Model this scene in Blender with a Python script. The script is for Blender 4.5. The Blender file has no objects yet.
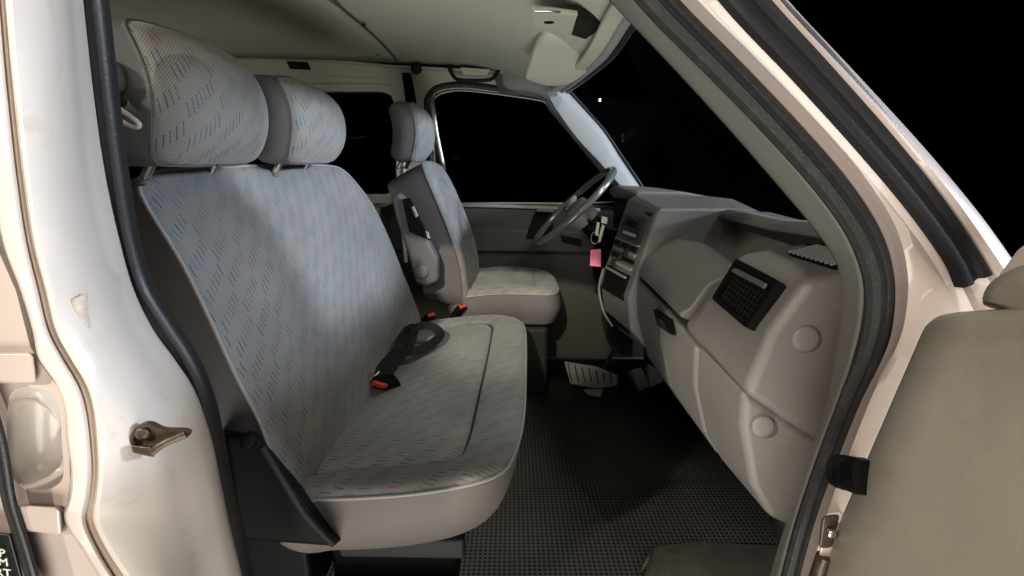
import bpy, bmesh, math, random
from mathutils import Vector, Matrix, noise
random.seed(4)
S = bpy.context.scene
COL = S.collection
R = math.radians

# ------------------------------------------------------------------ camera
FPX, PITCH, CZ = 500.0, R(14.6), 1.05
cam_d = bpy.data.cameras.new('camera'); cam = bpy.data.objects.new('camera', cam_d); COL.objects.link(cam)
cam_d.sensor_width = 36; cam_d.lens = FPX / 1024 * 36
cam_d.clip_start = 0.01; cam_d.clip_end = 500
cam.location = (0, 0, CZ); cam.rotation_euler = (R(90) - PITCH, 0, 0)
S.camera = cam

# ------------------------------------------------------------------ world, exposure, lamps
w = bpy.data.worlds.new('World'); S.world = w; w.use_nodes = True
w.node_tree.nodes['Background'].inputs[0].default_value = (0.9, 1.0, 1.0, 1)
w.node_tree.nodes['Background'].inputs[1].default_value = 0.0
S.view_settings.view_transform = 'Standard'; S.view_settings.look = 'None'
S.view_settings.exposure = 0; S.view_settings.gamma = 1
S.render.engine = 'CYCLES'

def lamp(name, kind, loc, target, power, color, size=0.3, spot=None, blend=0.3):
    l = bpy.data.lights.new(name, kind); l.energy = power; l.color = color
    if kind == 'AREA': l.shape = 'DISK'; l.size = size
    else: l.shadow_soft_size = size
    if kind == 'SPOT': l.spot_size = R(spot); l.spot_blend = blend
    o = bpy.data.objects.new(name, l); COL.objects.link(o); o.location = loc
    o.rotation_euler = (Vector(target) - Vector(loc)).to_track_quat('-Z', 'Y').to_euler()
    return o
LAMPS = [
    ('cool_floodlight', 'SPOT', (7.0, 1.7, 2.6), (-0.3, 1.0, 0.9), 1850, (0.72, 0.82, 1.0), 0.6, 40),
    ('cool_side_floodlight', 'SPOT', (5.0, -0.35, 2.1), (-0.4, 0.5, 0.9), 1050, (0.80, 0.87, 1.0), 0.25, 50),
    ('warm_street_light', 'SPOT', (-3.6, -2.6, 3.2), (0.4, 1.0, 0.5), 640, (1.0, 0.88, 0.72), 0.12, 60),
    ('mat_patch_spot', 'SPOT', (-3.6, -2.6, 3.2), (0.72, 1.25, 0.2), 700, (1.0, 0.90, 0.74), 0.05, 5.5),  # added narrow spot, only to brighten the mat beside the dash
    ('driver_cushion_spot', 'SPOT', (-0.9, -3.6, 3.4), (0.06, 1.88, 0.5), 1300, (1.0, 0.88, 0.70), 0.06, 7),  # added narrow spot through the doorway for driver cushion and pedals
    ('doorway_fill', 'AREA', (0.10, -0.9, 1.6), (-0.1, 0.8, 0.7), 8.6, (1.0, 0.88, 0.78), 0.8, None),  # added soft fill just outside the doorway, fading with depth
    ('overhead_glow', 'AREA', (1.7, 0.5, 3.2), (0.6, 1.0, 0.9), 40, (0.97, 1.0, 0.90), 0.8, None),
    ('ground_bounce_fill', 'AREA', (-0.2, -1.0, -0.6), (-0.4, 1.5, 1.4), 58, (1.0, 0.97, 0.87), 1.8, None),  # added upward area lamp imitating bounce, lifts the headliner
]
for L in LAMPS: lamp(*L)

# ------------------------------------------------------------------ picture to place
def ray(px, py):
    a = (px - 512) / FPX; b = (288 - py) / FPX
    return Vector((a, math.cos(PITCH) + b * math.sin(PITCH), -math.sin(PITCH) + b * math.cos(PITCH)))
CP = Vector((0, 0, CZ))
def at(px, py, y): d = ray(px, py); return CP + d * (y / d.y)
def atX(px, py, x): d = ray(px, py); return CP + d * (x / d.x)
def atZ(px, py, z): d = ray(px, py); return CP + d * ((z - CZ) / d.z)

# ------------------------------------------------------------------ materials
def nodes(name):
    m = bpy.data.materials.new(name); m.use_nodes = True
    nt = m.node_tree; b = nt.nodes['Principled BSDF']
    return m, nt, b
def N(nt, t, **k):
    n = nt.nodes.new(t)
    for a, v in k.items(): setattr(n, a, v)
    return n
def math_n(nt, op, a, b=None, c=None):
    n = N(nt, 'ShaderNodeMath', operation=op)
    for i, v in enumerate((a, b, c)):
        if v is None: continue
        if isinstance(v, (int, float)): n.inputs[i].default_value = v
        else: nt.links.new(v, n.inputs[i])
    return n.outputs[0]
def plain(name, col, rough=0.5, metal=0.0, var=0.12, vscale=6, grain=0.0, gscale=900, coat=0.0, dirt=None, dscale=3, dlo=0.55, dhi=0.75, spec=0.5):
    m, nt, b = nodes(name)
    tc = N(nt, 'ShaderNodeTexCoord')
    nz = N(nt, 'ShaderNodeTexNoise'); nz.inputs['Scale'].default_value = vscale; nz.inputs['Detail'].default_value = 6
    nt.links.new(tc.outputs['Object'], nz.inputs['Vector'])
    mx = N(nt, 'ShaderNodeMix', data_type='RGBA')
    mx.inputs[6].default_value = (*[c * (1 - var) for c in col], 1); mx.inputs[7].default_value = (*[min(1, c * (1 + var)) for c in col], 1)
    nt.links.new(nz.outputs[0], mx.inputs[0]); out = mx.outputs[2]
    if dirt:
        n2 = N(nt, 'ShaderNodeTexNoise'); n2.inputs['Scale'].default_value = dscale; n2.inputs['Detail'].default_value = 9; n2.inputs['Roughness'].default_value = 0.7
        nt.links.new(tc.outputs['Object'], n2.inputs['Vector'])
        mr = N(nt, 'ShaderNodeMapRange'); mr.inputs[1].default_value = dlo; mr.inputs[2].default_value = dhi
        nt.links.new(n2.outputs[0], mr.inputs[0])
        m2 = N(nt, 'ShaderNodeMix', data_type='RGBA'); nt.links.new(mr.outputs[0], m2.inputs[0]); nt.links.new(out, m2.inputs[6]); m2.inputs[7].default_value = (*dirt, 1)
        out = m2.outputs[2]
    nt.links.new(out, b.inputs['Base Color'])
    rr = math_n(nt, 'MULTIPLY_ADD', nz.outputs[0], 0.25, max(0.0, rough - 0.12)); nt.links.new(rr, b.inputs['Roughness'])
    b.inputs['Metallic'].default_value = metal; b.inputs['Coat Weight'].default_value = coat; b.inputs['Specular IOR Level'].default_value = spec
    if grain:
        n3 = N(nt, 'ShaderNodeTexNoise'); n3.inputs['Scale'].default_value = gscale; n3.inputs['Detail'].default_value = 2
        nt.links.new(tc.outputs['Object'], n3.inputs['Vector'])
        bp = N(nt, 'ShaderNodeBump'); bp.inputs['Strength'].default_value = grain; bp.inputs['Distance'].default_value = 0.002
        nt.links.new(n3.outputs[0], bp.inputs['Height']); nt.links.new(bp.outputs[0], b.inputs['Normal'])
    return m

def fabric_material():
    m, nt, b = nodes('patterned grey fabric')
    uv = N(nt, 'ShaderNodeUVMap'); sp = N(nt, 'ShaderNodeSeparateXYZ'); nt.links.new(uv.outputs[0], sp.inputs[0])
    # slight warp of the weave
    wn = N(nt, 'ShaderNodeTexNoise'); wn.inputs['Scale'].default_value = 14; nt.links.new(uv.outputs[0], wn.inputs['Vector'])
    wo = math_n(nt, 'MULTIPLY', math_n(nt, 'SUBTRACT', wn.outputs[0], 0.5), 0.012)
    u = math_n(nt, 'ADD', sp.outputs[0], wo); v = math_n(nt, 'ADD', sp.outputs[1], wo)
    us = math_n(nt, 'MULTIPLY_ADD', v, 0.16, u)
    cu = math_n(nt, 'DIVIDE', us, 0.0085)
    i = math_n(nt, 'FLOOR', cu); fu = math_n(nt, 'FRACT', cu)
    im = math_n(nt, 'FLOORED_MODULO', i, 7.0); ig = math_n(nt, 'FLOOR', math_n(nt, 'DIVIDE', i, 7.0))
    off = math_n(nt, 'ADD', math_n(nt, 'MULTIPLY', im, 0.0062), math_n(nt, 'MULTIPLY', ig, 0.0150))
    vv = math_n(nt, 'DIVIDE', math_n(nt, 'SUBTRACT', v, off), 0.046)
    j = math_n(nt, 'FLOOR', vv); fv = math_n(nt, 'FRACT', vv)
    a1 = math_n(nt, 'LESS_THAN', fu, 0.24)
    a2 = math_n(nt, 'LESS_THAN', fv, 0.42)
    a3 = math_n(nt, 'LESS_THAN', im, 6.5)
    mask = math_n(nt, 'MULTIPLY', math_n(nt, 'MULTIPLY', a1, a2), a3)
    cb = N(nt, 'ShaderNodeCombineXYZ'); nt.links.new(i, cb.inputs[0]); nt.links.new(j, cb.inputs[1])
    wh = N(nt, 'ShaderNodeTexWhiteNoise', noise_dimensions='2D'); nt.links.new(cb.outputs[0], wh.inputs['Vector'])
    cr = N(nt, 'ShaderNodeValToRGB'); cr.color_ramp.interpolation = 'CONSTANT'
    E_ = cr.color_ramp.elements
    E_[0].position = 0; E_[0].color = (0.05, 0.10, 0.19, 1)
    E_[1].position = 0.40; E_[1].color = (0.05, 0.16, 0.21, 1)
    for p, c in ((0.62, (0.05, 0.06, 0.08, 1)), (0.80, (0.22, 0.06, 0.07, 1)), (0.92, (0.12, 0.11, 0.10, 1))):
        e = E_.new(p); e.color = c
    nt.links.new(wh.outputs[0], cr.inputs[0])
    # basket weave
    c1 = math_n(nt, 'SINE', math_n(nt, 'MULTIPLY', sp.outputs[0], 2 * math.pi / 0.0044))
    c2 = math_n(nt, 'SINE', math_n(nt, 'MULTIPLY', sp.outputs[1], 2 * math.pi / 0.0044))
    wv = math_n(nt, 'MULTIPLY_ADD', math_n(nt, 'MULTIPLY', c1, c2), 0.5, 0.5)
    nz = N(nt, 'ShaderNodeTexNoise'); nz.inputs['Scale'].default_value = 5; nz.inputs['Detail'].default_value = 8; nt.links.new(uv.outputs[0], nz.inputs['Vector'])
    base = N(nt, 'ShaderNodeMix', data_type='RGBA'); base.inputs[6].default_value = (0.125, 0.122, 0.118, 1); base.inputs[7].default_value = (0.335, 0.325, 0.31, 1)
    nt.links.new(wv, base.inputs[0])
    st = N(nt, 'ShaderNodeMix', data_type='RGBA', blend_type='MULTIPLY'); st.inputs[0].default_value = 1
    sr = N(nt, 'ShaderNodeMapRange'); sr.inputs[1].default_value = 0.3; sr.inputs[2].default_value = 0.7; sr.inputs[3].default_value = 0.72; sr.inputs[4].default_value = 1.10
    nt.links.new(nz.outputs[0], sr.inputs[0]); nt.links.new(base.outputs[2], st.inputs[6]); nt.links.new(sr.outputs[0], st.inputs[7])
    mx = N(nt, 'ShaderNodeMix', data_type='RGBA'); nt.links.new(math_n(nt, 'MULTIPLY', mask, 0.85), mx.inputs[0])
    nt.links.new(st.outputs[2], mx.inputs[6]); nt.links.new(cr.outputs[0], mx.inputs[7])
    nt.links.new(mx.outputs[2], b.inputs['Base Color'])
    b.inputs['Roughness'].default_value = 0.9; b.inputs['Sheen Weight'].default_value = 0.15; b.inputs['Specular IOR Level'].default_value = 0.2
    nb = N(nt, 'ShaderNodeTexNoise'); nb.inputs['Scale'].default_value = 9; nb.inputs['Detail'].default_value = 4; nt.links.new(uv.outputs[0], nb.inputs['Vector'])
    h = math_n(nt, 'ADD', math_n(nt, 'MULTIPLY', nb.outputs[0], 5.0), math_n(nt, 'MULTIPLY', wv, 0.22))
    bp = N(nt, 'ShaderNodeBump'); bp.inputs['Strength'].default_value = 0.55; bp.inputs['Distance'].default_value = 0.002
    nt.links.new(h, bp.inputs['Height']); nt.links.new(bp.outputs[0], b.inputs['Normal'])
    return m

def mat_rubber():
    m, nt, b = nodes('studded rubber mat')
    tc = N(nt, 'ShaderNodeTexCoord'); sp = N(nt, 'ShaderNodeSeparateXYZ'); nt.links.new(tc.outputs['Object'], sp.inputs[0])
    P = 0.0108
    def cell(o):
        f = math_n(nt, 'FRACT', math_n(nt, 'DIVIDE', o, P)); return math_n(nt, 'ABSOLUTE', math_n(nt, 'SUBTRACT', f, 0.5))
    d = math_n(nt, 'MAXIMUM', cell(sp.outputs[0]), cell(sp.outputs[1]))
    hole = N(nt, 'ShaderNodeMapRange'); hole.inputs[1].default_value = 0.24; hole.inputs[2].default_value = 0.31; nt.links.new(d, hole.inputs[0])
    nz = N(nt, 'ShaderNodeTexNoise'); nz.inputs['Scale'].default_value = 5; nz.inputs['Detail'].default_value = 8; nt.links.new(tc.outputs['Object'], nz.inputs['Vector'])
    c = N(nt, 'ShaderNodeMix', data_type='RGBA'); c.inputs[6].default_value = (0.022, 0.022, 0.02, 1); c.inputs[7].default_value = (0.082, 0.08, 0.07, 1); nt.links.new(nz.outputs[0], c.inputs[0])
    mx = N(nt, 'ShaderNodeMix', data_type='RGBA'); nt.links.new(hole.outputs[0], mx.inputs[0]); mx.inputs[6].default_value = (0.008, 0.008, 0.008, 1); nt.links.new(c.outputs[2], mx.inputs[7])
    nt.links.new(mx.outputs[2], b.inputs['Base Color']); b.inputs['Roughness'].default_value = 0.7; b.inputs['Specular IOR Level'].default_value = 0.15
    bp = N(nt, 'ShaderNodeBump'); bp.inputs['Strength'].default_value = 0.8; bp.inputs['Distance'].default_value = 0.002
    nt.links.new(hole.outputs[0], bp.inputs['Height']); nt.links.new(bp.outputs[0], b.inputs['Normal'])
    return m

def mat_glass():
    m, nt, b = nodes('window glass')
    nt.nodes.remove(b); out = nt.nodes['Material Output']
    t = N(nt, 'ShaderNodeBsdfTransparent'); g = N(nt, 'ShaderNodeBsdfGlossy'); g.inputs['Roughness'].default_value = 0.02
    t.inputs[0].default_value = (0.95, 0.97, 0.96, 1)
    fr = N(nt, 'ShaderNodeFresnel'); fr.inputs[0].default_value = 1.3
    mx = N(nt, 'ShaderNodeMixShader'); nt.links.new(math_n(nt, 'MULTIPLY', fr.outputs[0], 0.003), mx.inputs[0]); nt.links.new(t.outputs[0], mx.inputs[1]); nt.links.new(g.outputs[0], mx.inputs[2])
    nt.links.new(mx.outputs[0], out.inputs[0])
    return m
def emit(name, col, s):
    m, nt, b = nodes(name); b.inputs['Base Color'].default_value = (0, 0, 0, 1)
    b.inputs['Emission Color'].default_value = (*col, 1); b.inputs['Emission Strength'].default_value = s
    return m

M = {
 'paint': plain('cream white paint', (0.57, 0.48, 0.44), 0.30, var=0.04, coat=0.5, dirt=(0.26, 0.17, 0.10), dscale=11, dlo=0.66, dhi=0.85),
 'paint_in': plain('inner cream paint', (0.56, 0.54, 0.44), 0.45, var=0.06, dirt=(0.22, 0.17, 0.10), dscale=14, dlo=0.64, dhi=0.85),
 'jamb': plain('jamb white paint', (0.65, 0.60, 0.565), 0.36, var=0.05, coat=0.25, dirt=(0.38, 0.28, 0.20), dscale=24, dlo=0.57, dhi=0.95),
 'sealant': plain('brownish seam sealant', (0.52, 0.42, 0.34), 0.6, var=0.2),
 'rubber': plain('black rubber', (0.018, 0.019, 0.021), 0.42, var=0.25, grain=0.15, gscale=300, dirt=(0.05, 0.047, 0.042), dscale=60, dlo=0.60, dhi=0.9, spec=0.4),
 'rubber2': plain('dusty black rubber', (0.020, 0.021, 0.024), 0.5, var=0.3, grain=0.3, gscale=260, dirt=(0.06, 0.055, 0.048), dscale=90, dlo=0.52, dhi=0.85, spec=0.4),
 'lining': plain('headliner board', (0.47, 0.465, 0.385), 0.85, var=0.08, vscale=3, grain=0.12),
 'lining2': plain('grey headliner', (0.46, 0.45, 0.39), 0.85, var=0.08, vscale=3, grain=0.12),
 'trim': plain('grey trim plastic', (0.19, 0.18, 0.163), 0.62, var=0.08, grain=0.30),
 'trim_cool': plain('light grey trim', (0.27, 0.275, 0.28), 0.6, var=0.08, grain=0.25),
 'door_grey': plain('door trim vinyl', (0.34, 0.312, 0.262), 0.42, var=0.12, vscale=7, grain=0.22, gscale=1400, dirt=(0.24, 0.21, 0.165), dscale=5, dlo=0.5, dhi=0.9),
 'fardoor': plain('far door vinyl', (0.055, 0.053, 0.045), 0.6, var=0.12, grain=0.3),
 'dash': plain('dashboard plastic', (0.172, 0.160, 0.154), 0.46, var=0.10, vscale=9, grain=0.40, gscale=420, dirt=(0.30, 0.28, 0.22), dscale=18, dlo=0.62, dhi=0.9),
 'dash2': plain('darker dashboard plastic', (0.125, 0.115, 0.112), 0.46, var=0.10, vscale=9, grain=0.40, gscale=600),
 'black': plain('black plastic', (0.005, 0.005, 0.005), 0.5, var=0.3, grain=0.15, spec=0.08),
 'dark': plain('dark grey plastic', (0.016, 0.016, 0.015), 0.55, var=0.2, grain=0.2, spec=0.15),
 'void_shade': plain('dark void', (0.003, 0.003, 0.003), 0.9, spec=0.1),  # near-black colour stands in for the shade inside holes and wells
 'vinyl': plain('grey seat vinyl', (0.118, 0.104, 0.097), 0.6, var=0.08, grain=0.3, gscale=500),
 'vinyl_mid': plain('grey headrest side', (0.105, 0.107, 0.115), 0.7, var=0.08, grain=0.3, gscale=700),
 'vinyl_dark': plain('dark grey seat side', (0.105, 0.098, 0.105), 0.7, var=0.10, grain=0.3, gscale=500),
 'piping': plain('pale seat piping', (0.28, 0.27, 0.26), 0.6, var=0.05),
 'seam': plain('dark stitched seam', (0.05, 0.047, 0.045), 0.9),
 'metal': plain('bright metal', (0.65, 0.64, 0.60), 0.25, metal=1.0),
 'metal_dull': plain('dull metal', (0.42, 0.41, 0.38), 0.45, metal=0.9, var=0.2),
 'step': plain('scuffed step plastic', (0.030, 0.030, 0.027), 0.5, var=0.2, vscale=20, grain=0.3, dirt=(0.07, 0.067, 0.057), dscale=8, dlo=0.5, dhi=0.8),
 'rust': plain('brown greased steel', (0.065, 0.045, 0.03), 0.40, metal=0.3, var=0.5, vscale=70, grain=0.3, gscale=200),
 'web': plain('black belt webbing', (0.010, 0.010, 0.010), 0.5, var=0.2, grain=0.3, gscale=700, spec=0.2),
 'red': plain('red buckle button', (0.62, 0.055, 0.02), 0.4),
 'pink': plain('pink plastic tag', (0.72, 0.17, 0.25), 0.35),
 'wheelp': plain('worn steering wheel', (0.10, 0.096, 0.085), 0.2, var=0.3, spec=0.8),
 'pedal': plain('dusty pedal rubber', (0.085, 0.085, 0.077), 0.7, var=0.25, vscale=60),
 'white': plain('white printed letters', (0.75, 0.75, 0.70), 0.6),
 'plate': plain('black plate', (0.012, 0.015, 0.012), 0.35),
 'paper': plain('worn paper label', (0.50, 0.44, 0.39), 0.8, var=0.35, vscale=160),
 'fabric': fabric_material(), 'mat': mat_rubber(), 'glass': mat_glass(),
 'visor': plain('visor vinyl', (0.50, 0.48, 0.42), 0.7, var=0.05),
 'flap': plain('grey louvre plastic', (0.075, 0.08, 0.075), 0.35),
 'glow': emit('distant lamp glow', (0.85, 0.9, 1.0), 6.0),
 'lcd': plain('radio face', (0.02, 0.022, 0.024), 0.2),
}

# ------------------------------------------------------------------ object helpers
def link(name, me, mat, parent=None, smooth=40):
    o = bpy.data.objects.new(name, me); COL.objects.link(o)
    if mat is not None: me.materials.append(M[mat] if isinstance(mat, str) else mat)
    if parent is not None:
        o.parent = parent
        wl = parent.get('_w'); 
        o.matrix_parent_inverse = Matrix.Translation(-Vector(world_loc(parent)))
    if smooth is not None:
        for p in me.polygons: p.use_smooth = True
        me.set_sharp_from_angle(angle=R(smooth))
    return o
LOCS = {}
def world_loc(o): return LOCS.get(o.name, (0, 0, 0))
def thing(name, label, cat, loc, group=None):
    o = bpy.data.objects.new(name, None); COL.objects.link(o); o.location = loc; LOCS[o.name] = tuple(loc)
    o.empty_display_size = 0.05
    o['label'] = label; o['category'] = cat
    if group: o['group'] = group
    return o
def tag(o, label, cat, group=None):
    o['label'] = label; o['category'] = cat
    if group: o['group'] = group
    return o
def from_bm(name, bm, mat, parent=None, smooth=40):
    me = bpy.data.meshes.new(name); bmesh.ops.recalc_face_normals(bm, faces=bm.faces[:]); bm.to_mesh(me); bm.free()
    return link(name, me, mat, parent, smooth)
def bevel(o, wdt, seg=3, ang=30):
    md = o.modifiers.new('bevel', 'BEVEL'); md.width = wdt; md.segments = seg; md.limit_method = 'ANGLE'; md.angle_limit = R(ang)
    at_ = o.data.attributes.get('sharp_edge')
    if at_: o.data.attributes.remove(at_)
    for p in o.data.polygons: p.use_smooth = True
    wn_ = o.modifiers.new('normals', 'WEIGHTED_NORMAL'); wn_.keep_sharp = False; wn_.weight = 80
    return o
def solid(o, t, off=0): md = o.modifiers.new('solid', 'SOLIDIFY'); md.thickness = t; md.offset = off; return o

def cr(pts, n, closed=False):
    """Catmull-Rom resample, even in arc length."""
    P = [Vector(p) for p in pts]; L = len(P); dense = []
    segs = L if closed else L - 1
    for i in range(segs):
        if closed: p0, p1, p2, p3 = P[(i - 1) % L], P[i], P[(i + 1) % L], P[(i + 2) % L]
        else: p0, p1, p2, p3 = P[max(i - 1, 0)], P[i], P[i + 1], P[min(i + 2, L - 1)]
        for k in range(14):
            t = k / 14
            dense.append(0.5 * ((2 * p1) + (p2 - p0) * t + (2 * p0 - 5 * p1 + 4 * p2 - p3) * t * t + (3 * p1 - p0 - 3 * p2 + p3) * t ** 3))
    if not closed: dense.append(P[-1].copy())
    else: dense.append(dense[0].copy())
    acc = [0]
    for a, b in zip(dense, dense[1:]): acc.append(acc[-1] + (b - a).length)
    tot = acc[-1]; out = []; j = 0
    cnt = n if closed else n - 1
    for k in range(n):
        s = tot * k / cnt
        while j < len(acc) - 2 and acc[j + 1] < s: j += 1
        d = acc[j + 1] - acc[j]; t = 0 if d == 0 else (s - acc[j]) / d
        out.append(dense[j].lerp(dense[j + 1], min(1, t)))
    return out
def lin(pts, n, closed=False):
    P = [Vector(p) for p in pts]
    if closed: P.append(P[0].copy())
    acc = [0]
    for a, b in zip(P, P[1:]): acc.append(acc[-1] + (b - a).length)
    out = []; j = 0; cnt = n if closed else n - 1
    for k in range(n):
        s = acc[-1] * k / cnt
        while j < len(acc) - 2 and acc[j + 1] < s: j += 1
        d = acc[j + 1] - acc[j]; t = 0 if d == 0 else (s - acc[j]) / d
        out.append(P[j].lerp(P[j + 1], min(1, t)))
    return out
def loft(name, curves, mat, parent=None, n=40, thick=0.003, smooth=50, uv=None, close=False, off=0, spline=True):
    """surface through a list of 3-D polylines"""
    cs = [cr(c, n) if spline else lin(c, n) for c in curves]
    bm = bmesh.new(); V = [[bm.verts.new(p) for p in c] for c in cs]
    m = len(cs)
    for i in range(m if close else m - 1):
        a, b = V[i], V[(i + 1) % m]
        for k in range(n - 1): bm.faces.new((a[k], a[k + 1], b[k + 1], b[k]))
    if close:
        bm.faces.new([v[0] for v in V]); bm.faces.new([v[-1] for v in reversed(V)])
    o = from_bm(name, bm, mat, parent, smooth)
    if thick: solid(o, thick, off)
    return o
def sweep(name, path, prof, mat, parent=None, n=60, closed=False, up=(0, 1, 0), smooth=50, scale=None, spline=True, bm=None, caps=True):
    """prof: radius or list of (side, up) points"""
    own = bm is None
    if own: bm = bmesh.new()
    P = cr(path, n, closed) if spline else lin(path, n, closed)
    if isinstance(prof, (int, float)):
        prof = [(prof * math.cos(2 * math.pi * k / 12), prof * math.sin(2 * math.pi * k / 12)) for k in range(12)]
    up = Vector(up); rings = []
    for i, p in enumerate(P):
        if closed: t = P[(i + 1) % n] - P[i - 1]
        else: t = P[min(i + 1, n - 1)] - P[max(i - 1, 0)]
        if t.length == 0: t = Vector((0, 0, 1))
        t.normalize(); u = up - t * up.dot(t)
        if u.length < 1e-4: u = Vector((0, 0, 1)) - t * t.z
        if u.length < 1e-4: u = Vector((1, 0, 0))
        u.normalize(); s = t.cross(u)
        f = scale(i / max(1, n - 1)) if scale else 1
        rings.append([bm.verts.new(p + s * a * f + u * b * f) for a, b in prof])
    m = len(prof)
    for i in range(n if closed else n - 1):
        a, b = rings[i], rings[(i + 1) % n]
        for k in range(m): bm.faces.new((a[k], a[(k + 1) % m], b[(k + 1) % m], b[k]))
    if not closed and caps: bm.faces.new(rings[0]); bm.faces.new(list(reversed(rings[-1])))
    if own: return from_bm(name, bm, mat, parent, smooth)
def rect_prof(w_, h_): return [(-w_ / 2, -h_ / 2), (w_ / 2, -h_ / 2), (w_ / 2, h_ / 2), (-w_ / 2, h_ / 2)]
def oval_prof(w_, h_, k=14, e=0.7):
    f = lambda x: math.copysign(abs(x) ** e, x)
    return [(w_ / 2 * f(math.cos(2 * math.pi * i / k)), h_ / 2 * f(math.sin(2 * math.pi * i / k))) for i in range(k)]
def hexa(name, c8, mat, parent=None, bev=0.003, seg=3):
    """box from 8 corners: four of the front, four of the back, same order"""
    bm = bmesh.new(); v = [bm.verts.new(p) for p in c8]
    for f in ((0, 1, 2, 3), (7, 6, 5, 4), (0, 4, 5, 1), (1, 5, 6, 2), (2, 6, 7, 3), (3, 7, 4, 0)): bm.faces.new([v[i] for i in f])
    o = from_bm(name, bm, mat, parent)
    if bev: bevel(o, bev, seg)
    return o
def quadbox(name, q, nrm, t, mat, parent=None, bev=0.002, seg=2):
    nrm = Vector(nrm).normalized() * t; q = [Vector(p) for p in q]
    return hexa(name, q + [p - nrm for p in q], mat, parent, bev, seg)
def box(name, c, s, mat, parent=None, bev=0.003, rot=(0, 0, 0)):
    bm = bmesh.new(); bmesh.ops.create_cube(bm, size=1)
    from mathutils import Euler
    mt = Matrix.Translation(c) @ Euler(rot).to_matrix().to_4x4() @ Matrix.Diagonal((*s, 1))
    bmesh.ops.transform(bm, matrix=mt, verts=bm.verts)
    o = from_bm(name, bm, mat, parent)
    if bev: bevel(o, bev, 3)
    return o
def polyplate(name, outer, t, mat, parent=None, holes=(), bev=0.0, nrm=None):
    """flat plate with holes: outer/holes are 3-D points all in one plane y = const (or with nrm)"""
    c = bpy.data.curves.new(name, 'CURVE'); c.dimensions = '2D'; c.fill_mode = 'BOTH'
    o0 = Vector(outer[0])
    if nrm is None: nrm = Vector((0, -1, 0))
    nrm = Vector(nrm).normalized(); ax = Vector((0, 0, 1)).cross(nrm)
    if ax.length < 1e-3: ax = Vector((1, 0, 0))
    ax.normalize(); ay = nrm.cross(ax)
    for pts in [outer] + list(holes):
        s = c.splines.new('POLY'); s.points.add(len(pts) - 1); s.use_cyclic_u = True
        for i, p in enumerate(pts):
            d = Vector(p) - o0; s.points[i].co = (d.dot(ax), d.dot(ay), 0, 1)
    c.extrude = t / 2; c.bevel_depth = bev; c.bevel_resolution = 2
    if bev: c.offset = -bev
    tmp = bpy.data.objects.new('tmp', c); COL.objects.link(tmp)
    bpy.context.view_layer.update()
    me = bpy.data.meshes.new_from_object(tmp.evaluated_get(bpy.context.evaluated_depsgraph_get()))
    bpy.data.objects.remove(tmp)
    mt = Matrix((( ax.x, ay.x, nrm.x, o0.x), (ax.y, ay.y, nrm.y, o0.y), (ax.z, ay.z, nrm.z, o0.z), (0, 0, 0, 1)))
    me.transform(mt); me.materials.clear()
    return link(name, me, mat, parent, 35)
def px(pts, y): return [at(a, b, y) for a, b in pts]
def rounded(pts, n=48): return [(p.x, p.y) for p in cr([(*p, 0) for p in pts], n, True)]
def sections(name, secs, mat, parent=None, bev=0.01, seg=4, ang=25):
    """secs: list of (Y, [(X,Z)...]); closed solid"""
    bm = bmesh.new(); V = [[bm.verts.new((x, y, z)) for x, z in s] for y, s in secs]
    n = len(V[0])
    for a, b in zip(V, V[1:]):
        for k in range(n): bm.faces.new((a[k], a[(k + 1) % n], b[(k + 1) % n], b[k]))
    bm.faces.new(V[0]); bm.faces.new(list(reversed(V[-1])))
    o = from_bm(name, bm, mat, parent, 30)
    if bev: bevel(o, bev, seg, ang)
    return o
def disc(name, c, nrm, r, t, mat, parent=None, bev=0.003, seg=32, bulge=0.0, sx=1.0):
    bm = bmesh.new(); nrm = Vector(nrm).normalized(); q = nrm.to_track_quat('Z', 'Y')
    rings = []
    prof = [(r, -t), (r, 0), (r * 0.93, bulge * 0.35 + t * 0.15), (r * 0.75, bulge * 0.7 + t * 0.2), (r * 0.4, bulge * 0.95 + t * 0.2)]
    for rr, zz in prof:
        rings.append([bm.verts.new(Vector(c) + q @ Vector((rr * sx * math.cos(2 * math.pi * k / seg), rr * math.sin(2 * math.pi * k / seg), zz))) for k in range(seg)])
    for a, b in zip(rings, rings[1:]):
        for k in range(seg): bm.faces.new((a[k], a[(k + 1) % seg], b[(k + 1) % seg], b[k]))
    bm.faces.new(rings[0]); bm.faces.new(rings[-1])
    return from_bm(name, bm, mat, parent, 50)

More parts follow.
